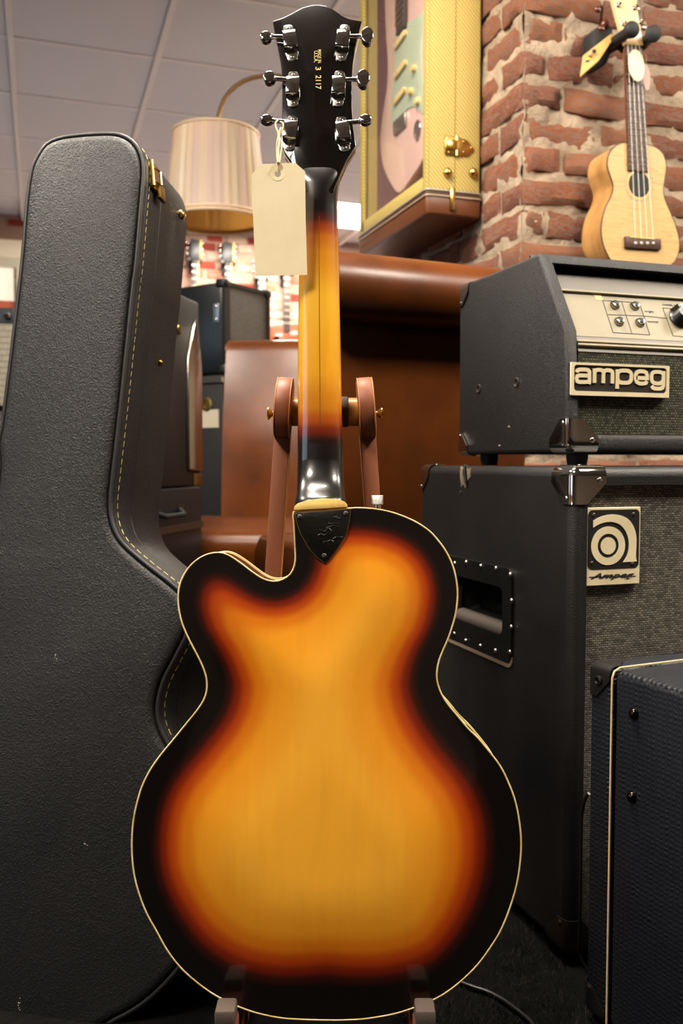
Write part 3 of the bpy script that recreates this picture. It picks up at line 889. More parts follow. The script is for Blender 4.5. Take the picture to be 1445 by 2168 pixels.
# ================================================================== brown guitar stand
SO = c2w(-0.018, 1.075, 0.0)
S = Fr(frame(SO, cdir(1, 0), (0, 0, 1)))
sd = thing('guitar_stand', 'brown leather covered guitar stand holding the sunburst guitar', 'stand', S.M)
zc = S.pix(690, 872, 0.0)[1]
dl = S.pix(600.5, 863); dr = S.pix(774.5, 863)
for (x, z), sg in ((dl, 1), (dr, -1)):
    bot = (x - sg * 0.052, 0.0)
    ang = math.atan2(x - bot[0], z)
    dm = lathe([(0, -0.0100), (0.031, -0.0100), (0.0348, -0.0085), (0.0358, -0.006), (0.0358, 0.006), (0.0348, 0.0085), (0.031, 0.0100), (0, 0.0100)], 48,
               Matrix.Translation((x, 0.0, z)) @ Matrix.Rotation(ang + math.pi / 2, 4, 'Y'))
    d = part('yoke_disc', dm, stand_leather, sd, smooth=40)
    for e in (-1, 1):
        ringp = [Matrix.Translation((x, 0.0, z)) @ Matrix.Rotation(ang + math.pi / 2, 4, 'Y') @ Vector((0.0352 * math.cos(2 * math.pi * k / 48), 0.0352 * math.sin(2 * math.pi * k / 48), e * 0.0086)) for k in range(48)]
        part('disc_trim', tube(ringp, 0.0007, 5, True), stand_edge, d, smooth=80)
    sx = x - sg * 0.0165
    part('screw', lathe([(0.0026, 0.0), (0.003, 0.0035), (0.0072, 0.008), (0.0074, 0.0095), (0, 0.0100)], 16, aim((x - sg * 0.0098, 0.0, zc - 0.002), (-sg, 0, 0))), brass, d)
    # upright
    tdir = Vector((x - bot[0], 0, z)).normalized()
    Mu = Matrix.Translation((bot[0], 0.012, 0.0)) @ Matrix.Rotation(ang, 4, 'Y')
    up = part('upright', xf(box(-0.0095, 0.0095, -0.012, 0.014, 0.006, z - 0.02, 0.0015), Mu), stand_leather, sd)
    part('upright_edge', xf(box(sg * 0.0093, sg * 0.0101, -0.011, 0.013, 0.008, z - 0.03), Mu), stand_edge, up)
    # supporting arm with an upturned lip
    fx = S.loc(at(479 if sg > 0 else 898, 2145, 0.90)).x
    lipz = S.pix(480, 2126, -0.175)[1]
    arm = prism_x([(0.03, 0.045), (0.03, 0.080), (-0.150, 0.074), (-0.165, lipz - 0.01), (-0.168, lipz), (-0.184, lipz), (-0.188, lipz - 0.014), (-0.178, 0.045)], fx - 0.0098, fx + 0.0098, 0.002)
    ap = part('arm', arm, MB('pale_brown_leather', '#9a5f42', 0.5).m, sd)
    part('arm_pad', box(fx - 0.0104, fx + 0.0104, -0.1895, -0.164, lipz - 0.016, lipz + 0.0012, 0.003), pad, ap)
    part('leg', xf(box(-0.0095, 0.0095, -0.012, 0.014, 0, 0.07, 0.002), Matrix.Translation((fx, 0.012, 0))), stand_leather, sd)
    part('foot_bar', box(fx - 0.0095, fx + 0.0095, -0.17, 0.16, 0.0, 0.022, 0.003), stand_leather, sd)
fl_, fr_ = S.loc(at(479, 2145, 0.90)).x, S.loc(at(898, 2145, 0.90)).x
part('crossbar', box(fl_ + 0.0095, fr_ - 0.0095, -0.075, -0.050, 0.030, 0.074, 0.003), stand_leather, sd)
part('yoke_bar', cyl((dl[0] + 0.009, 0.0, zc), (dr[0] - 0.009, 0.0, zc), 0.0168, 28, 0.001), stand_wood, sd, 'golden brown wooden yoke bar')
pc_ = S.pix(733, 870)[0]
part('yoke_pad', cyl((pc_ - 0.02, 0.0, zc), (pc_ + 0.003, 0.0, zc), 0.0182, 28, 0.002), pad, sd)

# ================================================================== BLACK GUITAR CASE (left)
CA, CB = -0.222, 0.194                       # its face turns away to the left and leans back
def case_hit(px, py, y0=1.0525):
    d = ray(px, py); d = Vector((d.x * CT - d.y * ST, d.x * ST + d.y * CT, d.z))   # to camera-level axes
    # Y = y0 + CA (X + .4) + CB (Z)   with Z from the floor
    t = (y0 + CA * 0.4 + CB * EYE) / (d.y - CA * d.x - CB * d.z)
    return c2w(d.x * t, d.y * t, EYE + d.z * t)
lo = case_hit(-9, 2171); hi = case_hit(176, 440)
nrm_l = Vector((CA, -1, CB))                 # camera-level normal towards the viewer
nv = c2w(nrm_l.x, nrm_l.y, nrm_l.z).normalized()
ezc = (hi - lo).normalized()
exc = ezc.cross(nv) * -1
exc = nv.cross(ezc) * -1 if (nv.cross(ezc) * -1).dot(cdir(1, 0)) > 0 else nv.cross(ezc)
K = Fr(frame(lo, exc, ezc))
gc = thing('guitar_case', 'large black guitar case with yellow stitching standing upright beside the guitar', 'case', K.M)
RIGHT = [(207.6, 279), (245, 279), (270, 286.5), (290.7, 303), (303, 328), (307, 361), (305, 394.5), (301, 440), (290.7, 560), (283.5, 617), (261, 838.6), (243.6, 993.6), (237, 1060), (241, 1104), (261, 1144), (310, 1188.5),
         (372, 1237), (396, 1265), (405, 1300), (400, 1340), (396, 1352), (373, 1397), (350, 1442), (339, 1481), (337, 1507), (342, 1537), (357, 1569), (384, 1615), (415, 1680), (434, 1760), (438, 1840), (430, 1930), (406, 2015),
         (374.6, 2061), (343.4, 2095.6), (312, 2123.6), (281, 2145), (250, 2161), (180, 2190)]
LEFT = [(-8, 940), (0, 900), (18, 760), (41.5, 560), (52, 436), (62, 365), (75, 332), (95.5, 303), (124.6, 288.6), (166, 282)]
rp = [K.pix(*p) for p in RIGHT]; lp = [K.pix(*p) for p in LEFT]
mir = [(-x, z) for x, z in rp if z < lp[0][1] - 0.02]
foot = min(z for x, z in rp) - 0.006
outl = lp + rp + [(0.02, foot)] + [(x, z) for x, z in mir[::-1]]
co = smooth(outl, 300)
zmin = min(z for x, z in co)
CDEP = 0.15
def inset(pts, d):
    n = len(pts); out = []
    area = sum(pts[i - 1][0] * pts[i][1] - pts[i][0] * pts[i - 1][1] for i in range(n))
    sg = 1 if area > 0 else -1
    for i in range(n):
        t = Vector((pts[(i + 1) % n][0] - pts[i - 1][0], pts[(i + 1) % n][1] - pts[i - 1][1])).normalized()
        out.append((pts[i][0] - sg * t.y * d, pts[i][1] + sg * t.x * d))
    return out
def dome_face(pts, steps, y_of):
    """a plate built as shrinking rings: steps of (inset, y)"""
    bm = B(); rings = []
    for d, y in steps:
        p = inset(pts, d) if d else pts
        rings.append([bm.verts.new((x, y, z)) for x, z in p])
    n = len(pts)
    for a, b in zip(rings, rings[1:]):
        for i in range(n): bm.faces.new((a[i], a[(i + 1) % n], b[(i + 1) % n], b[i]))
    bm.faces.new(rings[-1])
    return bm
fa = dome_face(co, [(0.006, 0.004), (0.0075, -0.002), (0.010, -0.0045), (0.016, -0.0055)], None)
part('lid_face', fa, case_vinyl, gc, 'grained black vinyl lid', smooth=60)
bm = B(); n = len(co)
r_ = [[bm.verts.new((x, y, z)) for x, z in inset(co, d)] for d, y in ((0.006, 0.004), (0.001, 0.003), (0.0, 0.006), (0.0, CDEP - 0.004), (0.004, CDEP))]
for a, b in zip(r_, r_[1:]):
    for i in range(n): bm.faces.new((a[i], a[(i + 1) % n], b[(i + 1) % n], b[i]))
bm.faces.new(r_[-1])
part('case_side', bm, case_vinyl, gc, 'black vinyl side of the case', smooth=60)
part('piping', tube([(x, 0.0015, z) for x, z in inset(co, 0.003)], 0.0032, 8, True), case_edge, gc, smooth=80)
part('piping', tube([(x, 0.0095, z) for x, z in inset(co, 0.0008)], 0.0014, 6, True), case_edge, gc, smooth=80)
part('lid_seam', tube([(x, 0.055, z) for x, z in inset(co, 0.0006)], 0.0011, 5, True), plastic_black, gc, smooth=80)
# yellow stitches along the visible edge
cl = smooth(outl, 1500); L_ = 0; acc = 0.0; bm = B(); i = 0
oc = inset(cl, -0.0004)
nst = 0
while i < len(oc) - 6:
    a = Vector(oc[i]); j = i; d = 0.0
    while d < 0.0062 and j < len(oc) - 1:
        d += (Vector(oc[j + 1]) - Vector(oc[j])).length; j += 1
    b = Vector(oc[j])
    if max(a.x, b.x) > -0.06:
        t = (b - a).normalized(); m = (a + b) / 2
        w = 0.00065
        nn = Vector((t.y, -t.x)) * 0.0004
        pts = [(a.x, 0.0155, a.y), (m.x + nn.x, 0.0152, m.y + nn.y), (b.x, 0.0149, b.y)]
        add(bm, tube(pts, [0.0004, 0.0008, 0.0004], 5)); nst += 1
    d = 0.0
    while d < 0.0022 and j < len(oc) - 1:
        d += (Vector(oc[j + 1]) - Vector(oc[j])).length; j += 1
    i = j
so = part('stitching', bm, thread, gc, 'yellow stitches along the edge', smooth=80)
tag(so, kind='stuff')
# hardware on the right side: latch, foot stud, rivet
def on_side(px, py):
    """where the photo's point meets the right side wall: searched along the outline"""
    best = None
    for i in range(n):
        x, z = co[i]
        if x < 0: continue
        o = K.I @ CAMP; dd = K.I.to_3x3() @ ray(px, py)
        x2, z2 = co[(i + 1) % n]
        # plane through the wall strip, parallel to y
        e = Vector((x2 - x, z2 - z)); nn = Vector((e.y, -e.x))
        den = nn.x * dd.x + nn.y * dd.z
        if abs(den) < 1e-9: continue
        t = (nn.x * (x - o.x) + nn.y * (z - o.z)) / den
        p = o + dd * t
        s = ((p.x - x) * e.x + (p.z - z) * e.y) / e.length_squared
        if 0 <= s <= 1 and -0.002 < p.y < CDEP + 0.01:
            if best is None or t < best[0]: best = (t, p, e.normalized(), nn.normalized())
    return best
def hw(px, py):
    b = on_side(px, py)
    if not b: return None
    t, p, e, nn = b
    if nn.x < 0: nn = -nn
    # frame: x = along depth (+y), z = along the edge upwards, y = into the wall
    ez = Vector((e.x, 0, e.y)); ez = ez if ez.z > 0 else -ez
    M = Matrix.Identity(4); ex = Vector((0, 1, 0)); ey = Vector((-nn.x, 0, -nn.y))
    for i in range(3): M[i][0], M[i][1], M[i][2], M[i][3] = ex[i], ey[i], ez[i], p[i]
    return M
M = hw(326, 378)
if M:
    lt = part('latch', xf(prism(rrect(-0.014, 0.016, -0.020, 0.020, 0.003), -0.003, 0.001, 0.0008), M), brass_dull, gc, 'dull brass draw latch')
    part('latch_loop', xf(tube([(-0.010, -0.006, 0.010), (0.004, -0.008, 0.010), (0.004, -0.008, -0.010), (-0.010, -0.006, -0.010)], 0.0018, 6), M), brass, lt)
    part('latch_tongue', xf(box(-0.002, 0.018, -0.008, -0.002, -0.030, -0.008, 0.002), M), brass_dull, lt)
    part('latch_hinge', xf(cyl((-0.014, -0.004, -0.019), (-0.014, -0.004, 0.019), 0.0028, 10), M), brass, lt)
for px, py, r, nm in ((381, 455, 0.0075, 'foot_stud'), (337, 768, 0.0042, 'rivet')):
    M = hw(px, py)
    if M:
        prf = [(r * 0.8, -0.001), (r * 0.8, 0.001)] + [(r * math.cos(R(a)), 0.002 + r * 0.8 * math.sin(R(a))) for a in (0, 25, 50, 75)] + [(0, 0.002 + r * 0.8)]
        part(nm, xf(lathe(prf, 16, aim((0, 0, 0), (0, -1, 0))), M), brass_dull if nm == 'rivet' else brass, gc)
# scuffs in the vinyl
sc_m = MB('scuffed_backing', '#9c8f7c', 0.9).m
for px, py, n_, sx_, sy_ in ((118, 1394, 7, 5, 11), (181, 1791, 8, 9, 12), (40, 2128, 8, 4, 22), (22, 2150, 6, 4, 16)):
    bm = B()
    for k in range(n_):
        x, z = K.pix(px + random.uniform(-sx_, sx_) * 0.6, py + random.uniform(-sy_, sy_) * 0.6, -0.0056)
        a = random.uniform(-0.9, 0.3) + math.pi / 2; l_ = random.uniform(0.0008, 0.0026)
        add(bm, tube([(x, -0.0054, z), (x + l_ * math.cos(a) * 0.5 + 0.0003, -0.0056, z + l_ * math.sin(a) * 0.5), (x + l_ * math.cos(a), -0.0054, z + l_ * math.sin(a))], [0.0002, random.uniform(0.0003, 0.0007), 0.0002], 5))
    part('scuff', bm, sc_m, gc)

# ================================================================== AMPLIFIERS
WF = Fr(Matrix.Identity(4))
cream_metal = MB('cream_metal', '#dccdaa', 0.5, 0.0).vary(25, L3('#d0bf98')).m
silver_panel = MB('silver_panel', '#7d745d', 0.5, 0.0, spec=0.3).vary(9, L3('#736951')).m
grey_panel = MB('grey_metal', '#57524a', 0.55, 0.3).m
black_paint = MB('black_paint', '#0e0c0b', 0.55).m
ink = MB('black_ink', '#15120f', 0.8).m
def weave(name, c_hi, c_mid, c_lo, bw, bh, emboss=0.6, swap=False, metal=0.3, off=0.5):
    """grille cloth: little silver dashes on black, on a face that looks along y"""
    b = MB(name, c_mid, 0.4, metal)
    mp = b.coord((1, 1, 1), (R(90), 0, 0))
    br_ = b.n.new('ShaderNodeTexBrick')
    br_.offset = off; br_.inputs['Scale'].default_value = 1.0
    br_.inputs['Brick Width'].default_value = bw; br_.inputs['Row Height'].default_value = bh
    br_.inputs['Mortar Size'].default_value = bh * 0.16; br_.inputs['Mortar Smooth'].default_value = 0.4
    br_.inputs['Color1'].default_value = lin(c_hi); br_.inputs['Color2'].default_value = lin(c_mid); br_.inputs['Mortar'].default_value = lin(c_lo)
    b.lk(mp, br_.inputs['Vector'])
    f = b.noise(500, 2, 0.6)
    b.base(b.mix(b.ramp(f, [(0.45, (0, 0, 0)), (0.75, (.5, .5, .5))]), br_.outputs['Color'], c_lo))
    iv = b.math('SUBTRACT', 1.0, br_.outputs['Fac'])
    b.bump(iv, emboss, 0.0012)
    return b.m
cab_cloth = weave('silver_grille_cloth', '#8d8678', '#57524a', '#0b0a09', 0.0062, 0.0030)
head_cloth = weave('dark_woven_grille', '#6e6e58', '#3a3d31', '#080907', 0.0042, 0.0036, 0.8)

def corner(name, root, M, size=0.04, r=0.010, m=None, screws=True):
    """pressed metal corner: three rounded leaves over a box corner; M puts the corner at the origin with the box in +x +y -z"""
    t = 0.0016
    fl1 = box(-t, size, -t, size, -size, t)
    cv = min(fl1.verts, key=lambda v: (v.co - Vector((-t, -t, t))).length)
    bmesh.ops.bevel(fl1, geom=list(cv.link_edges) + [cv], offset=r, segments=4, profile=0.5, affect='EDGES')
    far = [f for f in fl1.faces if f.calc_center_median().x > size - 1e-4 or f.calc_center_median().y > size - 1e-4 or f.calc_center_median().z < -size + 1e-4]
    bmesh.ops.delete(fl1, geom=far, context='FACES')
    for nx_ in ((1, 0, -1), (0, 1, -1), (1, 1, 0)):
        nn = Vector(nx_).normalized()
        for cut_, tilt in ((1.42, 0.0), (1.30, 0.55), (1.30, -0.55)):
            a, b_ = [Vector(v) for v in (((1, 0, 0), (0, 0, -1)) if nx_ == (1, 0, -1) else ((0, 1, 0), (0, 0, -1)) if nx_ == (0, 1, -1) else ((1, 0, 0), (0, 1, 0)))]
            d_ = (a * (1 + tilt) + b_ * (1 - tilt))
            if tilt: continue
            bmesh.ops.bisect_plane(fl1, geom=fl1.verts[:] + fl1.edges[:] + fl1.faces[:], plane_co=(a + b_) * (size * cut_ / 2), plane_no=d_.normalized(), clear_outer=True)
    bmesh.ops.solidify(fl1, geom=fl1.faces[:], thickness=-0.0008)
    c = part(name, xf(fl1, M), m or chrome, root, smooth=40)
    if screws:
        for p, d in (((size * .78, -t, -size * .36), (0, -1, 0)), ((-t, size * .28, -size * .86), (-1, 0, 0)), ((size * .55, size * .55, t), (0, 0, 1))):
            part('screw', xf(dome(p, d, 0.0042, 0.002), M), m or chrome, c)
    return c

# ---------------------------------------------------------------- amplifier head
HY = 1.30
T0 = at(1140, 535, HY); uH = T0.x
prof_px = [(972, 600), (1140, 535), (1196, 697), (1203, 946), (975, 962)]
prof = [WF.pixx(px, py, uH) for px, py in prof_px]               # (v, z)
zb = min(prof[3][1], prof[4][1]); vb = max(prof[0][0], prof[4][0])
prof = [(vb, prof[0][1]), prof[1], prof[2], (prof[3][0], zb), (vb, zb)]
zt = prof[1][1]; prof[0] = (vb, zt)
vf, WH = prof[3][0], 0.61
HD = Fr(Matrix.Translation((uH, vf, zb)))
P = [(v - vf, z - zb) for v, z in prof]                            # local y,z
ah = thing('amplifier_head', 'black vintage bass amplifier head with silver control panel, on the speaker cabinet', 'amplifier', HD.M)
TH = 0.020
part('side_panel', prism_x(P, 0, TH, 0.006, 3), amp_vinyl, ah)
part('side_panel', prism_x(P, WH - TH, WH, 0.006, 3), amp_vinyl, ah)
slope = Vector((P[1][0] - P[2][0], P[1][1] - P[2][1])).normalized()
part('top_panel', prism_x([(P[1][0] + 0.001, P[1][1]), (P[0][0], P[0][1]), (P[0][0], P[0][1] - 0.018), (P[1][0] - slope.x * 0.018, P[1][1] - slope.y * 0.018)], TH * 0.5, WH - TH * 0.5, 0.004, 2), amp_vinyl, ah)
part('bottom_panel', box(TH * .5, WH - TH * .5, 0.0, P[4][0], 0, 0.024, 0.006, 3), amp_vinyl, ah)
part('back_panel', box(TH, WH - TH, P[4][0] - 0.012, P[4][0] - 0.003, 0.02, P[0][1] - 0.015), black_paint, ah)
# sloping control section
SP = Fr(HD.M @ frame((0, P[2][0], P[2][1]), (1, 0, 0), (0, slope.x, slope.y)))
def sp_z(px, py, y): return SP.pix(px, py, y)
SREL = HD.I @ SP.M
def spart(name, bm, m, parent, label=None, sm=35): return part(name, xf(bm, SREL), m, parent, label, sm)
z_c1 = sp_z(1180, 618, 0.016)[1]; z_c0 = sp_z(1195, 712, 0.016)[1]; z_g1 = sp_z(1174, 581, 0.020)[1]
x0 = TH + 0.0005; x1 = WH - TH - 0.0005
cp = spart('control_panel', box(x0, x1, 0.014, 0.018, z_c0, z_c1 - 0.003, 0.0004, 1), silver_panel, ah, 'silver control panel with jacks')
spart('panel_rail', box(x0, x1, 0.010, 0.018, z_c1 - 0.0022, z_c1 + 0.0016, 0.0006, 1), silver_panel, ah)
spart('upper_fascia', box(x0, x1, 0.017, 0.021, z_c1 + 0.0016, z_g1, 0.0, 1), grey_panel, ah, 'grey strip above the controls')
spart('shade_board', box(x0, x1, 0.045, 0.048, z_g1 - 0.01, z_g1 + 0.06), black_paint, ah)  # black board stands in for the shade in the gap above the fascia
for k, (za, zc_, yy, mm) in enumerate(((0.0, 0.008, 0.018, grey_panel), (0.008, 0.0125, 0.014, silver_panel), (0.0125, 0.0155, 0.019, black_paint), (0.0155, 0.0195, 0.013, silver_panel), (0.0195, 0.027, 0.018, grey_panel))):
    spart('trim_strip', box(x0, x1, yy - 0.004, yy + 0.004, z_c0 - zc_, z_c0 - za, 0.0006, 1), mm, ah)
def p3(px, py, y=0.0138): return SP.pix(px, py, y)
def line(pts, w=0.0009):
    return ribbon([p3(*p) for p in pts], w, 0.0135, 0.0142)
for ln in ([(1275, 636), (1297, 704), (1375, 709)], [(1275, 636), (1353, 641), (1375, 709)], [(1315, 638), (1337, 706)], [(1286, 666), (1363, 669), (1412, 674)], [(1402, 652), (1424, 711), (1460, 714)], [(1402, 652), (1460, 656)]):
    spart('panel_line', line(ln, 0.0007), ink, cp, sm=0)
for s, cx, cy, w, h in (('bright', 1374, 660, 0.015, 0.0042), ('normal', 1381, 681, 0.018, 0.0036), ('CHANNEL ONE', 1418, 646, 0.028, 0.0030)):
    bm = text(s, w, h, 0.0003); x, z = p3(cx, cy)
    spart('panel_lettering', xf(bm, Matrix.Translation((x, 0.0139, z))), ink, cp, sm=0)
for px, py in ((1300, 647), (1342, 649), (1309, 682), (1353, 684)):
    x, z = p3(px, py)
    j = spart('input_jack', lathe([(0.0075, 0), (0.0075, 0.0012), (0.0068, 0.0016), (0.0068, 0.003), (0.0052, 0.0036), (0.0052, 0.0062), (0.0034, 0.0064), (0.0034, 0.0058)], 6 * 4, aim((x, 0.0142, z), (0, -1, 0))), chrome, cp)
    spart('jack_hole', cyl((x, 0.0105, z), (x, 0.0072, z), 0.0036, 16), rubber, cp, sm=0)
x, z = p3(1437, 676)
kn = spart('volume_knob', lathe([(0.0165, 0), (0.0165, 0.002), (0.0135, 0.005), (0.0115, 0.016), (0.0105, 0.017), (0, 0.017)], 30, aim((x, 0.0138, z), (0, -1, 0))), plastic_black, cp, 'black pointer knob')
spart('pointer', xf(prism_x([(0, 0.0), (-0.014, 0.0), (-0.017, 0.017), (0, 0.020)], -0.0042, 0.0042, 0.001), Matrix.Translation((x, 0.0138, z)) @ Matrix.Rotation(R(-18), 4, 'Y')), plastic_black, cp)
spart('knob_inlay', xf(lathe([(0.0072, 0), (0.0072, 0.0012), (0, 0.0014)], 24, aim((0.002, -0.0165, 0.0), (0, -1, 0))), Matrix.Translation((x, 0.0138, z))), chrome, cp)
x, z = p3(1262, 628)
spart('tape_stain', box(x - 0.004, x + 0.009, 0.0136, 0.0141, z - 0.006, z + 0.006), MB('yellow_tape', '#c2a873', 0.7).m, cp)
# lower grille and badge
gz1 = HD.pix(1213, 748, 0.012)[1]
part('grille', box(x0, x1, 0.012, 0.018, 0.022, gz1 + 0.004), head_cloth, ah, 'dark woven grille cloth', 0)
part('cavity_board', box(x0, x1, 0.02, 0.026, 0.02, gz1 + 0.004), black_paint, ah)
bx0, bz1 = HD.pix(1205, 767, 0.006); bx1, _ = HD.pix(1412.5, 774, 0.006); bz0 = HD.pix(1205, 837, 0.006)[1]
bd = part('badge', box(bx0, bx1, 0.004, 0.013, bz0, bz1, 0.001, 1), MB('badge_black', '#231d18', 0.5).m, ah, 'nameplate reading ampeg in cream letters')
bwid, bhei = bx1 - bx0, bz1 - bz0
def bp(fx, fz): return (bx0 + bwid * fx, bz1 - bhei * fz)
fo = rrect(bx0, bx1, bz0, bz1, 0.0012, 4); a0 = bp(0.030, 0.075); a1 = bp(0.972, 0.865)
part('badge_border', ring_prism(fo, rrect(a0[0], a1[0], a1[1], a0[1], bhei * 0.10, 4), 0.0016, 0.0045), cream_metal, bd, smooth=30)
# letters: strokes in units of the badge's face; zoomed photo coordinates, straightened
def bl(x, y):
    sk = 0.0416                                                  # the badge's top edge drops to the right in the photo
    X = (x - 35) / (1252 - 35); top = 95 + (x - 35) * sk; Y = (y - top) / 425.0
    return bp(X, Y)
LW = bwid * 0.0335
def sq_arc(pts, k=6):
    return pts
def rloop(xa, xb, ya, yb, r, k=4):
    pts = []
    for cx, cy, a in ((xb - r, ya + r, -90), (xb - r, yb - r, 0), (xa + r, yb - r, 90), (xa + r, ya + r, 180)):
        for i in range(k + 1):
            t = R(a + 90 * i / k); pts.append((cx + r * math.cos(t), cy + r * math.sin(t)))
    return pts
NST = [0]
def stroke(pts, closed=False):
    NST[0] += 1
    return ribbon([bl(*p) for p in pts], LW, 0.0020 + 0.00006 * NST[0], 0.0046, closed)
def rel(x, y): return (x, y)
W_ = 41
def ty(x): return (x - 35) * 0.0416
let = B()
def S_(pts, closed=False):
    # coordinates given level: y counted at the left edge; add the photo's slant
    add(let, stroke([(x, y + ty(x)) for x, y in pts], closed))
# a
S_([(108, 226), (112, 205), (130, 190), (160, 185), (215, 185), (243, 192), (258, 215), (260, 345)])
S_([(262, 262), (140, 262), (112, 272), (104, 305), (112, 335), (140, 347), (215, 345), (250, 335), (264, 318)])
S_([(240, 340), (278, 349)])
# m
S_([(322, 165), (322, 352)]); S_([(322, 215), (335, 190), (365, 180), (400, 182), (425, 198), (430, 220), (430, 352)])
S_([(430, 215), (445, 190), (475, 180), (510, 184), (535, 198), (541, 222), (541, 352)])
# p
S_([(602, 166), (602, 418)]); S_([(x, y) for x, y in rloop(604, 776, 178, 338, 58)], True)
# e
S_([(834, 268), (975, 268), (975, 232), (962, 195), (930, 179), (880, 179), (845, 195), (830, 230), (830, 285), (845, 322), (880, 341), (930, 341), (962, 330), (974, 305)])
# g
S_([(x, y) for x, y in rloop(1032, 1182, 178, 332, 55)], True); S_([(1185, 164), (1185, 360), (1175, 385), (1150, 400), (1085, 402), (1050, 392), (1036, 366)])
part('badge_letters', let, cream_metal, bd, 'cream raised letters', smooth=30)
# chrome corner at the lower front, worn ones at the back
part_c = corner('corner_protector', ah, Matrix.Translation((0, 0.0, 0)) @ Matrix.Diagonal((1, 1, -1, 1)), 0.046, 0.013)
corner('corner_protector', ah, Matrix.Translation((0, P[4][0], 0)) @ Matrix.Diagonal((1, -1, -1, 1)), 0.036, 0.010, chrome_worn)
corner('corner_protector', ah, Matrix.Translation((0, P[0][0], P[0][1])) @ Matrix.Diagonal((1, -1, 1, 1)), 0.036, 0.010, steel_dark)
for px, py in ((1013, 823), (1093, 810)):
    y, z = HD.pixx(px, py, 0.0)
    part('bolt_cup', lathe([(0.0075, 0), (0.0075, 0.001), (0.0060, 0.0016), (0.0038, 0.0004), (0, 0.0003)], 18, aim((0, y, z), (-1, 0, 0))), steel_dark, ah)
for px, py in ((1077, 903), (1057, 943)):
    y, z = HD.pixx(px, py, 0.0)
    part('scuff', box(-0.0004, 0.001, y - 0.003, y + 0.003, z - 0.0012, z + 0.0012), sc_m, ah)
CABTOP = 0.655
ft = zb - CABTOP - 0.0005
for fx in (0.045, WH - 0.045):
    for fy in (0.03, P[4][0] - 0.05):
        part('rubber_foot', lathe([(0.013, -ft), (0.015, -ft * 0.4), (0.015, 0.0), (0, 0.0)], 20, Matrix.Translation((fx - 0.012, fy, 0.0005))), rubber, ah)

# ---------------------------------------------------------------- speaker cabinet
CY = 1.14
cc = at(1213, 1000, CY); uC, vC = cc.x, cc.y
cbk = WF.pixx(888, 990, uC)[0] - vC
CD = cbk; CW = 0.66; CB0 = 0.014
CF = Fr(Matrix.Translation((uC, vC, 0)))
sc_ = thing('speaker_cabinet', 'large black bass speaker cabinet with silver grille under the amplifier head', 'speaker', CF.M)
bm = box(0, CW, 0.0, CD, CB0, CABTOP, 0.013, 4)
part('cabinet_shell', bm, cab_vinyl, sc_, 'black textured vinyl shell')
part('grille', box(0.020, CW - 0.020, 0.010, 0.018, CB0 + 0.022, CABTOP - 0.022), cab_cloth, sc_, 'silver and black woven grille cloth', 0)
for fx in (0.05, CW - 0.05):
    for fy in (0.06, CD - 0.06):
        part('rubber_foot', lathe([(0.017, 0), (0.020, 0.018), (0.020, CB0 + 0.002), (0, CB0 + 0.002)], 18, Matrix.Translation((fx, fy, 0))), rubber, sc_)
corner('corner_protector', sc_, Matrix.Translation((0, 0, CABTOP)), 0.048, 0.014)
corner('corner_protector', sc_, Matrix.Translation((CW, 0, CABTOP)) @ Matrix.Diagonal((-1, 1, 1, 1)), 0.048, 0.014)
corner('corner_protector', sc_, Matrix.Translation((0, CD, CABTOP)) @ Matrix.Diagonal((1, -1, 1, 1)), 0.042, 0.012, chrome_worn)
corner('corner_protector', sc_, Matrix.Translation((0, 0, CB0)) @ Matrix.Diagonal((1, 1, -1, 1)), 0.048, 0.013, steel_dark)
# recessed side handle
hy1, hz1 = CF.pixx(1086, 1206, 0.0); hy0, hz0 = CF.pixx(946, 1371, 0.0)
hzt = (CF.pixx(1020, 1190, 0)[1]); hzb = CF.pixx(1086, 1405, 0)[1]
ya, yb_ = hy1 - 0.002, CF.pixx(943, 1190, 0.0)[0]
def sidebm(pts_outer, pts_inner, xa, xb):
    bm = ring_prism(pts_outer, pts_inner, 0, 1)
    for v in bm.verts: v.co = Vector((xa + (xb - xa) * v.co.y, v.co.x, v.co.z))
    return bm
oq = rrect(ya, yb_, hzb, hzt, 0.014, 5); iq = rrect(ya + 0.026, yb_ - 0.026, hzb + 0.036, hzt - 0.030, 0.010, 5)
dish_m = MB('handle_dish', '#131312', 0.32).nbump(60, 0.1, 0.001).m
hd = part('side_handle', sidebm(oq, iq, -0.004, 0.001), dish_m, sc_, 'recessed black handle dish with rivets', 30)
part('dish_lip', prism_x(rrect(ya + 0.001, yb_ - 0.001, hzb - 0.009, hzb + 0.03, 0.013, 5), -0.0016, 0.001, 0.0006), MB('dusty_edge', '#8f7a63', 0.9).nbump(500, 0.5, 0.001).m, hd, 'dusty edge below the handle')
dk = 0.05
# the dish is a hollow: cut the shell, then line it
dish = B()
ins = rrect(ya + 0.036, yb_ - 0.036, hzb + 0.05, hzt - 0.04, 0.010, 5)
V = [[dish.verts.new((x, p[0], p[1])) for p in loop] for x, loop in ((-0.002, iq), (0.012, iq), (dk, ins))]
for a, b in zip(V, V[1:]):
    for k in range(len(iq)): dish.faces.new((a[k], a[(k + 1) % len(iq)], b[(k + 1) % len(iq)], b[k]))
dish.faces.new(V[-1])
part('dish_hollow', dish, dish_m, hd, smooth=40)
cut = bpy.data.objects.new('cut', mesh('cut', sidebm(iq, [( (ya+yb_)/2, (hzb+hzt)/2 )] * len(iq), -0.02, dk + 0.004), None, 0))
bmc = B(); vs0 = [bmc.verts.new((-0.02, p[0], p[1])) for p in iq]; vs1 = [bmc.verts.new((dk + 0.004, p[0], p[1])) for p in iq]
bmc.faces.new(vs0); bmc.faces.new(vs1[::-1])
for k in range(len(iq)): bmc.faces.new((vs0[k], vs0[(k + 1) % len(iq)], vs1[(k + 1) % len(iq)], vs1[k]))
bpy.data.objects.remove(cut)
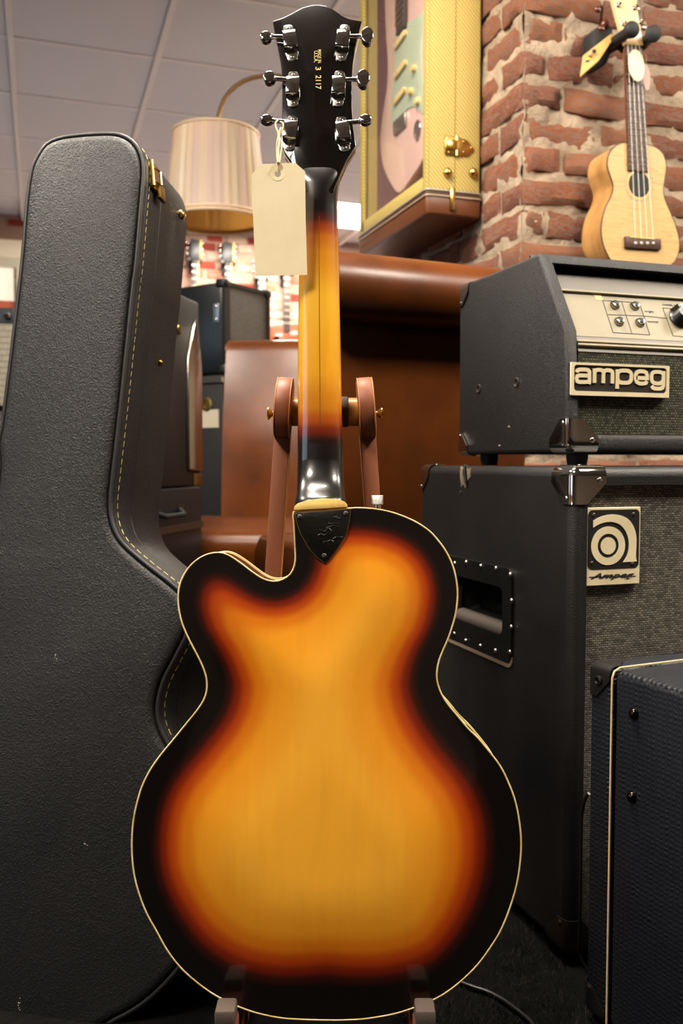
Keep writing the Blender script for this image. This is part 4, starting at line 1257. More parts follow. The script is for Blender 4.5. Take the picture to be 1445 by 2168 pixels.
add(bmc, box(0.022, CW - 0.022, -0.03, 0.0145, CB0 + 0.024, CABTOP - 0.024))
cut = bpy.data.objects.new('cut', mesh('cut', bmc, None, 0)); COL.objects.link(cut); cut.matrix_world = CF.M
shell = [o for o in sc_.children if o.name.startswith('cabinet_shell')][0]
md = shell.modifiers.new('cut', 'BOOLEAN'); md.object = cut; md.operation = 'DIFFERENCE'; md.solver = 'EXACT'
bpy.context.view_layer.update()
dg = bpy.context.evaluated_depsgraph_get()
nme = bpy.data.meshes.new_from_object(shell.evaluated_get(dg)); shell.modifiers.clear()
for p_ in nme.polygons: p_.use_smooth = p_.area < 0.004
shell.data = nme; bpy.data.objects.remove(cut)
zg = CF.pixx(1030, 1322, 0.012)[1]
part('grip', lathe([(0.011, 0), (0.0135, 0.003), (0.0135, yb_ - ya - 0.073), (0.011, yb_ - ya - 0.070)], 20, aim((0.012, ya + 0.033, zg), (0, 1, 0))), MB('worn_rubber_grip', '#3d342d', 0.7).nbump(90, 0.3, 0.001).m, hd, 'worn rubber grip bar')
for e in (ya + 0.029, yb_ - 0.029):
    part('grip_arm', tube([(0.012, e, zg), (0.014, e, zg + 0.02), (0.016, e, hzt - 0.05)], 0.004, 8), dish_m, hd)
for px, py in ((962, 1193), (986, 1191), (1017, 1199), (1049, 1204), (1079, 1217), (1082, 1272), (1081, 1328), (1078, 1381), (1048, 1378), (1016, 1368), (985, 1357), (961, 1342)):
    y, z = CF.pixx(px, py, -0.004)
    part('rivet', dome((-0.0038, y, z), (-1, 0, 0), 0.0042, 0.0030), chrome, hd)
# torn vinyl near the top edge
y, z = CF.pixx(985, 1012, 0.0)
tm = MB('bare_wood_tear', '#6e5f4c', 0.9).nbump(200, 0.8, 0.002).m
pts = [(y + dx * 0.019, z + dz * 0.022) for dx, dz in ((-1.0, .1), (-.9, .75), (-.35, .55), (0, 1.0), (.3, .6), (.9, .85), (1.0, .1), (.75, -.7), (.35, -.5), (-.1, -.8), (-.45, -.2))]
tr_ = part('torn_patch', prism_x(pts, -0.0009, 0.002, 0.0003), tm, sc_, 'torn vinyl showing bare wood')
part('torn_flap', tube([(-0.002, y - 0.002, z + 0.022), (-0.004, y - 0.004, z + 0.008), (-0.003, y - 0.009, z - 0.012)], [0.002, 0.0035, 0.0012], 7), cab_vinyl, tr_)
part('hole', cyl((-0.0012, y + 0.018, z - 0.024), (0.001, y + 0.018, z - 0.024), 0.0035, 12), rubber, tr_)
# logo plate
lx0, lz1 = CF.pix(1238, 1075, 0.004); lx1, lz1b = CF.pix(1354, 1066, 0.004); lz0 = CF.pix(1238, 1241, 0.004)[1]
lg = part('logo_plate', box(lx0, lx1, 0.002, 0.010, lz0, lz1, 0.0008, 1), cream_metal, sc_, 'cream plate with a round letter a and script name')
lw, lh = lx1 - lx0, lz1 - lz0
def lp_(x, y):
    """zoomed photo coordinates of the plate to the plate's face"""
    fx = (x - 128) / (1320 - 128); sl = (100 - 65) / (1320 - 128.0) * (x - 128)
    hgt = 1885 - 100 - 25 * fx
    return (lx0 + lw * fx, lz1 - lh * (y + sl - 100) / hgt)
def yy(x): return -(x - 128) * 0.030
bk = rrect(*[lp_(180, 0)[0], lp_(1285, 0)[0]], lp_(180, 1495)[1], lp_(180, 152)[1], 0.006, 4)
part('logo_field', prism(bk, 0.0012, 0.004), black_paint, lg)
def ell(cx, cy, rx, ry, k=40): return [lp_(cx + rx * math.cos(2 * math.pi * i / k), cy + ry * math.sin(2 * math.pi * i / k) + yy(cx + rx * math.cos(2 * math.pi * i / k)) - yy(cx)) for i in range(k)]
part('logo_dot', prism(ell(604, 958, 164, 196), 0.0004, 0.003), cream_metal, lg, smooth=20)
part('logo_ring', ring_prism(ell(604, 956, 367, 441), ell(604, 956, 228, 273), 0.0004, 0.003), cream_metal, lg, smooth=20)
ao = [(272, 388), (380, 320), (520, 265), (690, 240), (860, 262), (1010, 330), (1110, 440), (1180, 580), (1215, 740), (1222, 900), (1215, 1190), (1238, 1310)]
ai = [(930, 1330), (985, 1240), (1030, 1130), (1052, 1000), (1052, 860), (1020, 720), (950, 580), (850, 475), (730, 425), (620, 413), (490, 435), (380, 480), (275, 545)]
ap_ = [lp_(*p) for p in smooth(ao, 40, False)] + [lp_(*p) for p in smooth(ai, 40, False)]
part('logo_stem', prism(ap_, 0.0004, 0.003), cream_metal, lg, smooth=20)
bm = text('Ampeg', lw * 0.80, lh * 0.092, 0.0004, 0.45, 0.018)
x, z = lp_(725, 1650); part('logo_script', xf(bm, Matrix.Translation((x, 0.0019, z))), ink, lg, smooth=0)
part('logo_line', ribbon([lp_(215, 1672), lp_(1230, 1650)], 0.0009, 0.0015, 0.0022), ink, lg, smooth=0)
for px, py in ((290, 262), (1150, 236), (266, 1352), (1148, 1368)):
    x, z = lp_(px, py); part('screw', dome((x, 0.0012, z), (0, -1, 0), 0.0028, 0.0012), steel_dark, lg)

# ---------------------------------------------------------------- small blue-black combo amplifier (lower right)
va = R(-(24.9 - 18.5))
Y0 = 1.035
oc_ = at(1247, 1402, Y0)
dirv = cdir(-math.sin(R(24.9)), math.cos(R(24.9)))             # along its side, away from us
SA = Fr(frame((oc_.x, oc_.y, 0), cdir(math.cos(R(24.9)), math.sin(R(24.9))), (0, 0, 1)))
zt_ = SA.loc(oc_).z
vx = MB('basket_weave_vinyl', '#10131a', 0.5, spec=0.3)
def weave_bump(b, s):
    w1 = b.n.new('ShaderNodeTexWave'); w1.wave_type = 'BANDS'; w1.bands_direction = 'Z'; w1.inputs['Scale'].default_value = s; w1.inputs['Distortion'].default_value = 3.5; w1.inputs['Detail'].default_value = 2; w1.inputs['Detail Scale'].default_value = 1.5
    w2 = b.n.new('ShaderNodeTexWave'); w2.wave_type = 'BANDS'; w2.bands_direction = 'Y'; w2.inputs['Scale'].default_value = s * 0.8; w2.inputs['Distortion'].default_value = 3.5; w2.inputs['Detail'].default_value = 2
    w3 = b.n.new('ShaderNodeTexWave'); w3.wave_type = 'BANDS'; w3.bands_direction = 'X'; w3.inputs['Scale'].default_value = s * 0.8; w3.inputs['Distortion'].default_value = 3.5; w3.inputs['Detail'].default_value = 2
    for w in (w1, w2, w3): b.lk(b.tc.outputs['Object'], w.inputs['Vector'])
    m1 = b.math('MULTIPLY', w1.outputs['Fac'], b.math('MULTIPLY', w2.outputs['Fac'], b.math('ADD', w3.outputs['Fac'], 0.3)))
    b.bump(m1, 0.8, 0.0016)
weave_bump(vx, 55)
vx = vx.vary(8, L3('#191b20')).m
sa = thing('combo_amplifier', 'small blue-black amplifier with gold piping and woven vinyl at the lower right', 'amplifier', SA.M)
AL, AW = 0.30, 0.42
ysplit = SA.pixx(1296, 1440, 0.0)[0]
part('front_frame', box(0, AW, ysplit + 0.001, 0.0, 0.012, zt_, 0.008, 3), vx, sa)
part('cabinet_shell', box(0, AW, -AL, ysplit - 0.001, 0.012, zt_, 0.010, 3), vx, sa, 'blue-black basket weave vinyl')
gp = [(-0.0006, ysplit, 0.012), (-0.0006, ysplit, zt_ - 0.010), (0.0025, ysplit, zt_ - 0.003), (0.010, ysplit, zt_ + 0.0006), (AW - 0.01, ysplit, zt_ + 0.0006), (AW + 0.0006, ysplit, zt_ - 0.01), (AW + 0.0006, ysplit, 0.012)]
part('piping', tube(gp, 0.0013, 6), MB('gold_piping', '#c9ad7c', 0.5).m, sa, 'thin gold piping line', smooth=60)
for px, py in ((1342, 1511), (1338, 1687)):
    y, z = SA.pixx(px, py, 0.0)
    part('rivet', dome((-0.0005, y, z), (-1, 0, 0), 0.0066, 0.0055), MB('black_nickel', '#3a3532', 0.15, 1.0).m, sa)
blk = MB('black_corner', '#121110', 0.4).m
corner('corner_protector', sa, Matrix.Translation((0, 0, zt_)) @ Matrix.Diagonal((1, -1, 1, 1)), 0.036, 0.010, blk, False)
y, z = SA.pixx(1270, 1440, 0.0)
part('corner_screw', lathe([(0.0062, 0), (0.006, 0.003), (0.004, 0.0042), (0.0025, 0.003), (0, 0.003)], 16, aim((-0.001, y, z), (-1, 0, 0))), plastic_black, sa)
corner('corner_protector', sa, Matrix.Translation((0, 0, 0.012)) @ Matrix.Diagonal((1, -1, -1, 1)), 0.036, 0.010, blk, True)
for fx in (0.04, AW - 0.04):
    for fy in (-AL + 0.04, -0.04): part('rubber_foot', cyl((fx, fy, 0), (fx, fy, 0.014), 0.014, 14), rubber, sa)
# cables
cb_m = MB('cable_jacket', '#0d0d0c', 0.35).m
def fp(px, py): d = ray(px, py); t = (0.004 - EYE) / d.z; return CAMP + d * t
pts = [fp(968, 2078), fp(1000, 2090), fp(1040, 2104), fp(1085, 2132), fp(1130, 2172), fp(1160, 2230)]
o0 = pts[0].copy(); o0.z = 0
cb = part('power_cable', tube(smooth([p - o0 for p in pts], 50, False), 0.0036, 8), cb_m, None, smooth=80); cb.location = o0
tag(cb, 'black cable lying on the carpet in front of the speaker cabinet', 'cable')
pts = [at(1246, 1680, 1.10), at(1238, 1692, 1.105), at(1231, 1725, 1.11), at(1229, 1800, 1.11), at(1228, 1900, 1.11), at(1227, 1980, 1.11)]
e = pts[-1].copy(); e.z = 0.004
pts.append(e + Vector((0, 0, 0.03))); pts.append(e + Vector((0.01, -0.02, 0)))
pts = [p - e for p in pts]
cb = part('speaker_cable', tube(smooth(pts, 60, False), 0.0022, 8), cb_m, None, smooth=80); cb.location = e
tag(cb, 'thin black cable hanging between the silver grille and the small amplifier', 'cable')

# ================================================================== UKULELE ON THE BRICK PIER
UF = Fr(Matrix.Translation((PU, PV - 0.125, 0)))           # its face plane, parallel to the wall
flame = MB('flamed_maple', '#cf9b58', 0.35, coat=0.5)
_f = flame.noise(28, 4, 0.6, (0.25, 0.25, 2.6), 1.5)
flame.base(flame.ramp(_f, [(0.3, '#ae8654'), (0.5, '#c4a06c'), (0.62, '#b8925e'), (0.75, '#cba978')]))
flame = flame.m
side_w = MB('amber_maple_side', '#b48850', 0.28, coat=0.6).vary(22, L3('#946632'), 0.4, 0.7, (1, 1, 0.4)).m
UK = [(1328.5, 302), (1311, 304), (1296, 314.6), (1287, 331), (1285.4, 352), (1291.5, 373), (1297.5, 394), (1293, 415.4), (1282.4, 436.5), (1275, 460.6), (1272, 487.7), (1275, 511.7), (1282.4, 532.8), (1296, 554), (1325, 569), (1356, 573),
      (1395, 571), (1422, 559), (1434.4, 539), (1437.5, 511.7), (1431, 481.6), (1419.4, 451.5), (1407, 421.4), (1403.7, 400), (1407, 376), (1409.8, 349), (1404, 328), (1392, 314.6), (1373, 307)]
base_z = UF.pix(1356, 573)[1]; base_x = UF.pix(1356, 573)[0]
UFO = Fr(UF.M @ Matrix.Translation((base_x, 0, base_z)))
uk = thing('ukulele', 'flamed maple ukulele hanging on the brick pier above the amplifier head', 'ukulele', UFO.M)
uo = smooth([UFO.pix(*p) for p in UK], 140)
UD = 0.082
part('body_top', prism(uo, 0.0, 0.002, 0.0006, 1), flame, uk, 'pale flamed maple top', 30)
bm = B(); bkp = [(x * 0.93, z) for x, z in uo]
a = [bm.verts.new((x, 0.0021, z)) for x, z in uo]; b = [bm.verts.new((x * 0.985, UD, z)) for x, z in uo]
for i in range(len(uo)): bm.faces.new((a[i], a[(i + 1) % len(uo)], b[(i + 1) % len(uo)], b[i]))
bm.faces.new(b)
part('body_side', bm, side_w, uk, 'amber maple sides', 40)
part('binding', tube([(x, 0.0008, z) for x, z in uo], 0.0016, 5, True), MB('dark_binding', '#2a1a14', 0.4).m, uk, smooth=80)
cx, cz = UFO.pix(1352, 391); ru = abs(UFO.pix(1374.6, 391)[0] - cx)
part('sound_hole', cyl((cx, 0.001, cz), (cx, -0.0006, cz), ru, 36), rubber, uk)
ring = lambda r, k=40: [(cx + r * math.cos(2 * math.pi * i / k), cz + r * math.sin(2 * math.pi * i / k)) for i in range(k)]
part('rosette', ring_prism(ring(ru * 1.14), ring(ru), -0.0009, 0.0004), MB('pale_ring', '#dcae6c', 0.4).m, uk, smooth=20)
part('rosette', ring_prism(ring(ru * 1.32), ring(ru * 1.26), -0.0004, 0.0004), MB('grey_ring', '#8c8a78', 0.5).m, uk, smooth=20)
rose = MB('rosewood_board', '#3d2214', 0.5).m
def uq(px, py, y=0.0): x, z = UFO.pix(px, py, y); return (x, y, z)
fbp = [UFO.pix(*p, -0.004) for p in ((1323, 93), (1359, 96), (1372, 364), (1329.7, 360))]
part('fretboard', prism(fbp, -0.005, 0.001, 0.0005, 1), rose, uk)
nkp = [UFO.pix(*p, 0.004) for p in ((1323, 96), (1358, 99), (1367, 315), (1330, 312))]
part('neck', prism(nkp, 0.0005, 0.018, 0.007, 3), MB('mahogany_neck', '#7c4526', 0.4).m, uk)
wire = MB('nickel_fret', '#c9c2b2', 0.3, 0.9).m
frets = [115, 136, 157, 176, 194.5, 212, 228.5, 244, 257.5, 271, 284, 296, 307, 318, 328.5, 339, 348]
for fy in frets:
    t = (fy - 93) / 268.0
    part('fret', tube([uq(1323 + 6.5 * t + 0.5, fy, -0.0055), uq(1359 + 13 * t - 0.5, fy + 3, -0.0055)], 0.0009, 5), wire, uk)
nyl = MB('nylon_string', '#d8d2c4', 0.35).m
for k in range(4):
    part('string', tube([uq(1328.5 + 8 * k, 94, -0.0075), uq(1344.5 + 12.5 * k, 506, -0.0075)], 0.0007, 5), nyl, uk)
part('nut', tube([uq(1322, 92, -0.006), uq(1360, 95, -0.006)], 0.0018, 6), cream_plastic, uk)
bq = [UFO.pix(*p) for p in ((1320, 501), (1395, 507), (1395, 530), (1320, 525))]
brg = part('bridge', prism(bq, -0.007, 0.001, 0.0015), rose, uk)
part('saddle', tube([uq(1334, 502, -0.0075), uq(1384, 506, -0.0075)], 0.0017, 6), cream_plastic, brg)
for k in range(4): part('string_knot', ball(uq(1344.5 + 12.5 * k, 515, -0.0075), 0.0035, 1, 1, 1, 6), nyl, brg)
hdm = MB('pale_headstock', '#d8b182', 0.4, coat=0.3).m
HT = Fr(UFO.M @ Matrix.Translation((0, 0.0, UFO.pix(1340, 94)[1])) @ Matrix.Rotation(R(-10), 4, 'X'))
hq = [HT.pix(*p) for p in ((1323, 93), (1359, 95), (1353, 55), (1346, 10), (1350, -40), (1342, -62), (1318, -68), (1292, -60), (1286, -40), (1296, 0), (1311, 55))]
hdo = part('headstock', xf(prism(hq, -0.003, 0.010, 0.001), UFO.I @ HT.M), hdm, uk, 'pale maple headstock')
for px, py, pegx, pegy in ((1306, 13, 1271, 13), (1341, 19, 1354, 12), (1317, 53, 1279, 54), (1354, 49, 1368, 52), (1306, -28, 1268, -28), (1340, -24, 1366, -26)):
    x, z = HT.pix(px, py); Mh = UFO.I @ HT.M
    if py < 0: pass
    c = part('tuner_post', xf(cyl((x, -0.012, z), (x, -0.002, z), 0.0042, 12, 0.001), Mh), chrome, hdo)
    part('tuner_bushing', xf(cyl((x, -0.0045, z), (x, -0.002, z), 0.0068, 14, 0.001), Mh), chrome, hdo)
    xp, zp = HT.pix(pegx, pegy)
    part('tuner_peg', xf(ball((xp, 0.012, zp), 0.0080, 1.1, 0.7, 1.0, 8), Mh), MB('red_brown_peg', '#4a1f18', 0.25).m if pegx < 1300 else chrome, hdo)
# hanger
hg = thing('ukulele_hanger', 'black padded wall hanger with a small wooden plate holding the ukulele', 'hanger', Matrix.Translation((PU, PV, UFO.M[2][3])))
HG = Fr(hg.matrix_world)
HG = Fr(Matrix.Translation((PU, PV, UFO.M[2][3])))
def hq3(px, py, y): x, z = HG.pix(px, py, y); return (x, y, z)
blkf = MB('black_foam', '#121110', 0.7).nbump(200, 0.3, 0.001).m
part('wall_block', prism([HG.pix(p[0], p[1], -0.045) for p in ((1252, 66), (1272, 52), (1292, 60), (1294, 100), (1280, 138), (1262, 146), (1250, 128))], -0.055, -0.005, 0.006), blkf, hg)
part('yoke', tube([hq3(1277, 112, -0.03), hq3(1306, 96, -0.07), hq3(1318, 103, -0.085), hq3(1350, 108, -0.085), hq3(1366, 92, -0.10)], 0.010, 10), blkf, hg, smooth=80)
for a_, b_ in ((hq3(1290, 95, -0.06), hq3(1341, 60, -0.175)), (hq3(1362, 92, -0.09), hq3(1384, 70, -0.165))):
    A_, B_ = Vector(a_), Vector(b_); d = (B_ - A_)
    part('padded_arm', tube([A_, A_ + d * 0.7, A_ + d * 0.82, A_ + d * 0.93, B_], [0.0125, 0.0125, 0.016, 0.019, 0.012], 16), blkf, hg, smooth=60)
wp = [hq3(p[0], p[1], y) for p, y in (((1293, 71), -0.075), ((1299, 79), -0.085), ((1266, 128), -0.115), ((1227, 162), -0.12), ((1233, 118), -0.10))]
bm = B()
va_ = [bm.verts.new(p) for p in wp]; nrm = (Vector(wp[1]) - Vector(wp[0])).cross(Vector(wp[2]) - Vector(wp[0])).normalized() * 0.003
vb_ = [bm.verts.new(Vector(p) + nrm) for p in wp]
bm.faces.new(va_); bm.faces.new(vb_[::-1])
for i in range(5): bm.faces.new((va_[i], va_[(i + 1) % 5], vb_[(i + 1) % 5], vb_[i]))
wpo = part('wooden_plate', bm, MB('pale_plywood', '#b58d52', 0.6).m, hg, 'wooden plate with coloured stickers')
for px, py, c in ((1249, 116, '#d58a72'), (1257, 108, '#2c2740'), (1246, 126, '#b9b832'), (1243, 131, '#3a3a5a')):
    q = hq3(px, py, -0.108); part('sticker', ball(q, 0.006, 1, 0.5, 0.8, 6), MB('sticker', c, 0.5).m, wpo)
part('lock_knob', ball(hq3(1279, 53, -0.06), 0.011, 1, 1, 1, 8), MB('red_brown_ball', '#5a2a20', 0.25).m, hg)
# swing tags
for nm, px, py, rx, ry, y, tilt, m, lb in (('swing_tag', 1346.5, 138.5, 16.5, 27.5, -0.016, -8, paper, 'oval cream paper tag hanging over the ukulele fretboard'), ('swing_tag', 1367, 163, 8, 23, -0.006, -6, MB('pink_paper', '#c99c96', 0.8).m, 'oval pink paper tag beside the ukulele neck')):
    x, z = UFO.pix(px, py, y); k_ = abs(UFO.pix(px + 10, py, y)[0] - x) / 10
    tgm = thing(nm, lb, 'tag', UFO.M @ Matrix.Translation((x, y, z)) @ Matrix.Rotation(R(tilt), 4, 'Y'), 'ukulele swing tags')
    part('card', prism(smooth([(rx * k_ * math.cos(R(a)), ry * k_ * math.sin(R(a))) for a in range(0, 360, 20)], 36), -0.0006, 0.0006), m, tgm, smooth=30)
    part('string', tube([(0, 0.0, ry * k_ * 0.85), (0.002, -0.002, ry * k_ * 1.2), (0.004, 0.0, ry * k_ * 1.75)], 0.0006, 5), string_m, tgm)

# ================================================================== TWEED DISPLAY CASE WITH A PINK GUITAR
tw = MB('yellow_tweed', '#b99a3e', 0.7)
wv = tw.n.new('ShaderNodeTexWave'); wv.wave_type = 'BANDS'; wv.bands_direction = 'DIAGONAL'; wv.inputs['Scale'].default_value = 56; wv.inputs['Distortion'].default_value = 0.4
tw.lk(tw.tc.outputs['Object'], wv.inputs['Vector'])
tw.base(tw.ramp(wv.outputs['Fac'], [(0.15, '#98803a'), (0.5, '#b09a50'), (0.85, '#c0ac66')])); tw.bump(wv.outputs['Fac'], 0.4, 0.001)
tw = tw.m
brown_v = MB('brown_vinyl', '#5a2f12', 0.4).nbump(150, 0.2, 0.001).m
DG = at(905, 400, 2.338); uD = DG.x
vD = DG.y; zD = DG.z
vfar = WF.pixx(763, 500, uD)[0]
dep = PU - 0.009 - uD; ln = vfar - vD
DF = Fr(Matrix.Translation((uD, vD, zD - 0.062)))
dc = thing('display_case', 'yellow tweed guitar display case with glass front mounted on the brick pier', 'case', DF.M)
ZT = CEIL - (zD - 0.062) - 0.02
b0 = 0.062
part('near_side', box(0, dep, 0, 0.016, b0, ZT, 0.006, 3), tw, dc, 'yellow tweed side')
part('far_side', box(0, dep, ln - 0.016, ln, b0, ZT, 0.004), tw, dc)
part('bottom_board', box(0.004, dep - 0.004, 0.004, ln - 0.004, b0 - 0.002, b0 + 0.02), tw, dc)
part('lining', box(0.048, dep - 0.006, 0.016, ln - 0.016, b0 + 0.02, ZT), MB('plum_lining', '#5c3338', 0.9).nbump(200, 0.4, 0.001).m, dc, 'plum coloured plush lining')
part('front_stile', box(-0.004, 0.006, 0, 0.024, b0, ZT, 0.002), tw, dc)
part('front_stile', box(-0.004, 0.006, ln - 0.036, ln, b0, ZT, 0.002), tw, dc)
part('front_rail', box(-0.004, 0.006, 0.02, ln - 0.02, b0, b0 + 0.036, 0.002), tw, dc)
part('glass_pane', box(0.0005, 0.0025, 0.02, ln - 0.03, b0 + 0.03, ZT), glass, dc, 'clear glass front')
part('case_seam', box(dep * 0.50, dep * 0.515, -0.0006, 0.002, b0, ZT), MB('seam_line', '#7a6224', 0.8).m, dc)
part('brown_end', prism_z(rrect(-0.006, dep + 0.002, -0.006, ln + 0.004, 0.012, 4), 0.0, b0, 0.005, 2), brown_v, dc, 'brown vinyl lower end of the case')
for z_, m_ in ((b0 - 0.002, MB('silver_bead', '#a79f93', 0.35, 0.5).m), (b0 - 0.010, MB('dark_bead', '#4a3020', 0.4).m), (b0 - 0.016, MB('pale_bead', '#9b8470', 0.4).m)):
    part('bead', tube([(x, y, z_) for x, y in rrect(-0.007, dep + 0.003, -0.007, ln + 0.005, 0.013, 4)], 0.0032, 8, True), m_, dc, smooth=80)
x, z = DF.pix(957, 420, -0.008)
cl_ = part('corner_clasp', box(x - 0.007, x + 0.007, -0.0125, 0.002, 0.012, b0 + 0.006, 0.001), brass, dc)
part('clasp_rib', box(x - 0.001, x + 0.001, -0.0145, -0.010, 0.012, b0 + 0.004), brass, cl_)
lx, lz = DF.pix(941, 307, -0.002); rx_, _ = DF.pix(1004, 312, -0.002); lz1_ = DF.pix(941, 287, 0)[1]; lz0_ = DF.pix(941, 328, 0)[1]
mz = (lz1_ + lz0_) / 2; hh = (lz1_ - lz0_) / 2
lt = part('latch', prism([(lx, mz - hh), (lx, mz + hh), (lx + (rx_ - lx) * .4, mz + hh), (lx + (rx_ - lx) * .75, mz + hh * .75), (rx_, mz - hh * .1), (lx + (rx_ - lx) * .8, mz - hh * .85), (lx + (rx_ - lx) * .5, mz - hh)], -0.004, 0.001, 0.0008), brass, dc, 'brass latch')
part('latch_lever', box(lx + 0.003, lx + (rx_ - lx) * .38, -0.010, -0.003, mz - hh * .5, mz + hh * .6, 0.002), brass, lt)
part('latch_hinge', cyl((lx + (rx_ - lx) * .38, -0.006, mz - hh), (lx + (rx_ - lx) * .38, -0.006, mz + hh), 0.0035, 10), brass, lt)
for fx, fz in ((.12, .75), (.12, -.75), (.62, .55), (.62, -.55), (.88, 0.0)):
    part('latch_rivet', dome((lx + (rx_ - lx) * fx, -0.004, mz + hh * fz), (0, -1, 0), 0.0030, 0.0018), brass, lt)
for px in (947, 1001):
    x, z = DF.pix(px, 366, -0.002)
    part('foot_stud', lathe([(0.010, 0)] + [(0.0125 * math.cos(R(a)), 0.003 + 0.011 * math.sin(R(a))) for a in (0, 25, 50, 75)] + [(0, 0.014)], 18, aim((x, 0.0, z), (0, -1, 0))), brass, dc)
# pink guitar inside: outline on a plane facing the glass
PX_ = 0.022
GP = Fr(Matrix.Translation((uD + PX_, vD, zD)))
def gq(px, py, x=0.0): return GP.pixx(px, py, x)
SB = [(813.6, -60), (812, -10), (813.6, 38.7), (816, 90), (818.8, 129), (817.5, 181), (812, 219.5), (806.6, 258), (803.5, 297), (806, 336), (815, 369), (828, 395), (839.4, 409), (851, 403), (869, 378), (890, 345), (905, 308), (912, 262), (905, 215), (898, 165), (899, 110), (906, 55), (905, 0), (890, -50), (860, -30), (838, -70)]
so_ = smooth([gq(*p) for p in SB], 110)
bz = min(z for y, z in so_)
cy_ = sum(y for y, z in so_) / len(so_)
pg = thing('electric_guitar', 'pale pink electric guitar with mint pickguard inside the tweed display case', 'guitar', GP.M)
pink = MB('shell_pink_paint', '#d8b0a2', 0.2, coat=0.8).m
def slab(pts, xa, xb, bev, m, nm, parent, label=None): return part(nm, prism_x(pts, xa, xb, bev, 3, 25), m, parent, label, 40)
slab(so_, 0.0, 0.040, 0.006, pink, 'body', pg, 'shell pink body')
mint = MB('mint_plastic', '#a9b498', 0.35).m
SG = [(845, 55), (839, 75), (837, 110), (835.6, 155), (829, 214), (829, 240), (831, 262), (845, 254), (864, 230), (879.5, 225), (897, 244), (900, 200), (893, 150), (892, 103), (896, 60), (897, 20), (885, 35), (869, 46)]
slab([gq(*p) for p in SG], -0.0025, 0.001, 0.0005, mint, 'pickguard', pg, 'mint green pickguard')
for px, py in ((851, 85), (851, 148), (849, 205)):
    c = gq(px, py)
    pts = [(c[0] + y * math.cos(R(-6)) - z * math.sin(R(-6)), c[1] + y * math.sin(R(-6)) + z * math.cos(R(-6))) for y, z in rrect(-0.042, 0.042, -0.009, 0.009, 0.009, 4)]
    slab(pts, -0.011, 0.0, 0.002, cream_plastic, 'pickup', pg)
for px, py in ((873, 195), (888, 215), (880, 146)):
    c = gq(px, py); part('control_knob', lathe([(0.011, 0), (0.011, 0.004), (0.0085, 0.012), (0, 0.0125)], 18, aim((-0.002, c[0], c[1]), (-1, 0, 0))), cream_plastic, pg)
c = gq(849, 262); slab([(c[0] + y, c[1] + z) for y, z in rrect(-0.043, 0.043, -0.02, 0.018, 0.003, 3)], -0.008, 0.0, 0.001, chrome_worn, 'bridge', pg)
c = gq(885, 275); slab([(c[0] + y, c[1] + z) for y, z in smooth([(0.022 * math.cos(R(a)), 0.026 * math.sin(R(a))) for a in range(0, 360, 30)], 24)], -0.005, 0.0, 0.001, chrome, 'jack_plate', pg)
c = gq(855, 60); slab([(c[0] - 0.028, c[1] - 0.01), (c[0] + 0.028, c[1] - 0.01), (c[0] + 0.026, c[1] + 0.36), (c[0] - 0.026, c[1] + 0.36)], -0.014, -0.002, 0.001, MB('fretboard_dark', '#3a2a22', 0.5).m, 'neck', pg)
for k in range(5):
    part('fret', tube([(-0.0145, c[0] - 0.026, c[1] + 0.015 + k * 0.017), (-0.0145, c[0] + 0.026, c[1] + 0.015 + k * 0.017)], 0.001, 5), wire, pg)
slab([(c[0] + 0.03, c[1] + 0.03), (c[0] + 0.058, c[1] + 0.03), (c[0] + 0.058, c[1] + 0.2), (c[0] + 0.03, c[1] + 0.2)], -0.006, 0.0, 0.002, MB('amber_heel', '#a86a2c', 0.4).m, 'neck_heel', pg)

# ================================================================== LEATHER CHAIRS
def chair(label, M, wseat, sd=0.5, wl=None):
    t = thing('leather_chair', label, 'chair', M, 'scroll back leather chairs')
    w = 0.25
    cz, cy, r = 0.985, 0.115, 0.062
    pr_ = [(-0.025, 0.40), (-0.028, 0.52), (-0.018, 0.66), (0.002, 0.80), (0.032, 0.92), (0.060, 1.005)] + [(cy + r * math.cos(R(a)), cz + r * math.sin(R(a))) for a in range(140, -181, -20)]
    pr_ += [(0.074, 0.93), (0.070, 0.90), (0.062, 0.78), (0.045, 0.64), (0.038, 0.52), (0.038, 0.40)]
    part('backrest', prism_x(pr_, -w, w, 0.016, 3, 35), leather, t, 'tan leather back with a scrolled top', 50)
    for s in (-1, 1):
        sp = [(s * (w + 0.001), cy + (r * 0.88 - 0.0026 * k) * math.cos(R(150 - k * 32)), cz + (r * 0.88 - 0.0026 * k) * math.sin(R(150 - k * 32))) for k in range(18)]
        part('scroll_piping', tube(sp, 0.0035, 6), MB('worn_piping', '#a07a62', 0.6).m, t, smooth=80)
        for k in range(0, 12, 1):
            a = R(165 - k * 28); part('nailhead', dome((s * w, cy + r * 0.76 * math.cos(a), cz + r * 0.76 * math.sin(a)), (s, 0, 0), 0.0045, 0.003), brass_dull, t)
    ws = wseat; wl = -(wl or ws)
    part('seat', prism_x([(-sd, 0.40), (-sd - 0.015, 0.43), (-sd - 0.01, 0.47), (-sd + 0.01, 0.487), (-0.25, 0.502), (0.0, 0.497), (0.03, 0.48), (0.03, 0.38), (-sd, 0.38)], wl, ws, 0.014, 3, 35), leather, t, 'tan leather seat cushion', 50)
    part('apron', prism_x([(-sd - 0.005, 0.22), (-sd - 0.005, 0.385), (0.02, 0.385), (0.02, 0.22)], wl + 0.004, ws - 0.004, 0.01), leather, t, smooth=50)
    lw = MB('dark_leg_wood', '#24150c', 0.4).m
    for x in (wl + 0.05, ws - 0.05):
        for y in (-sd + 0.04, -0.02):
            part('leg', lathe([(0.014, 0), (0.022, 0.20), (0.022, 0.24), (0, 0.24)], 14, Matrix.Translation((x, y, 0))), lw, t)
    return t
ca1 = math.atan2(cdir(1, 0).y, cdir(1, 0).x)
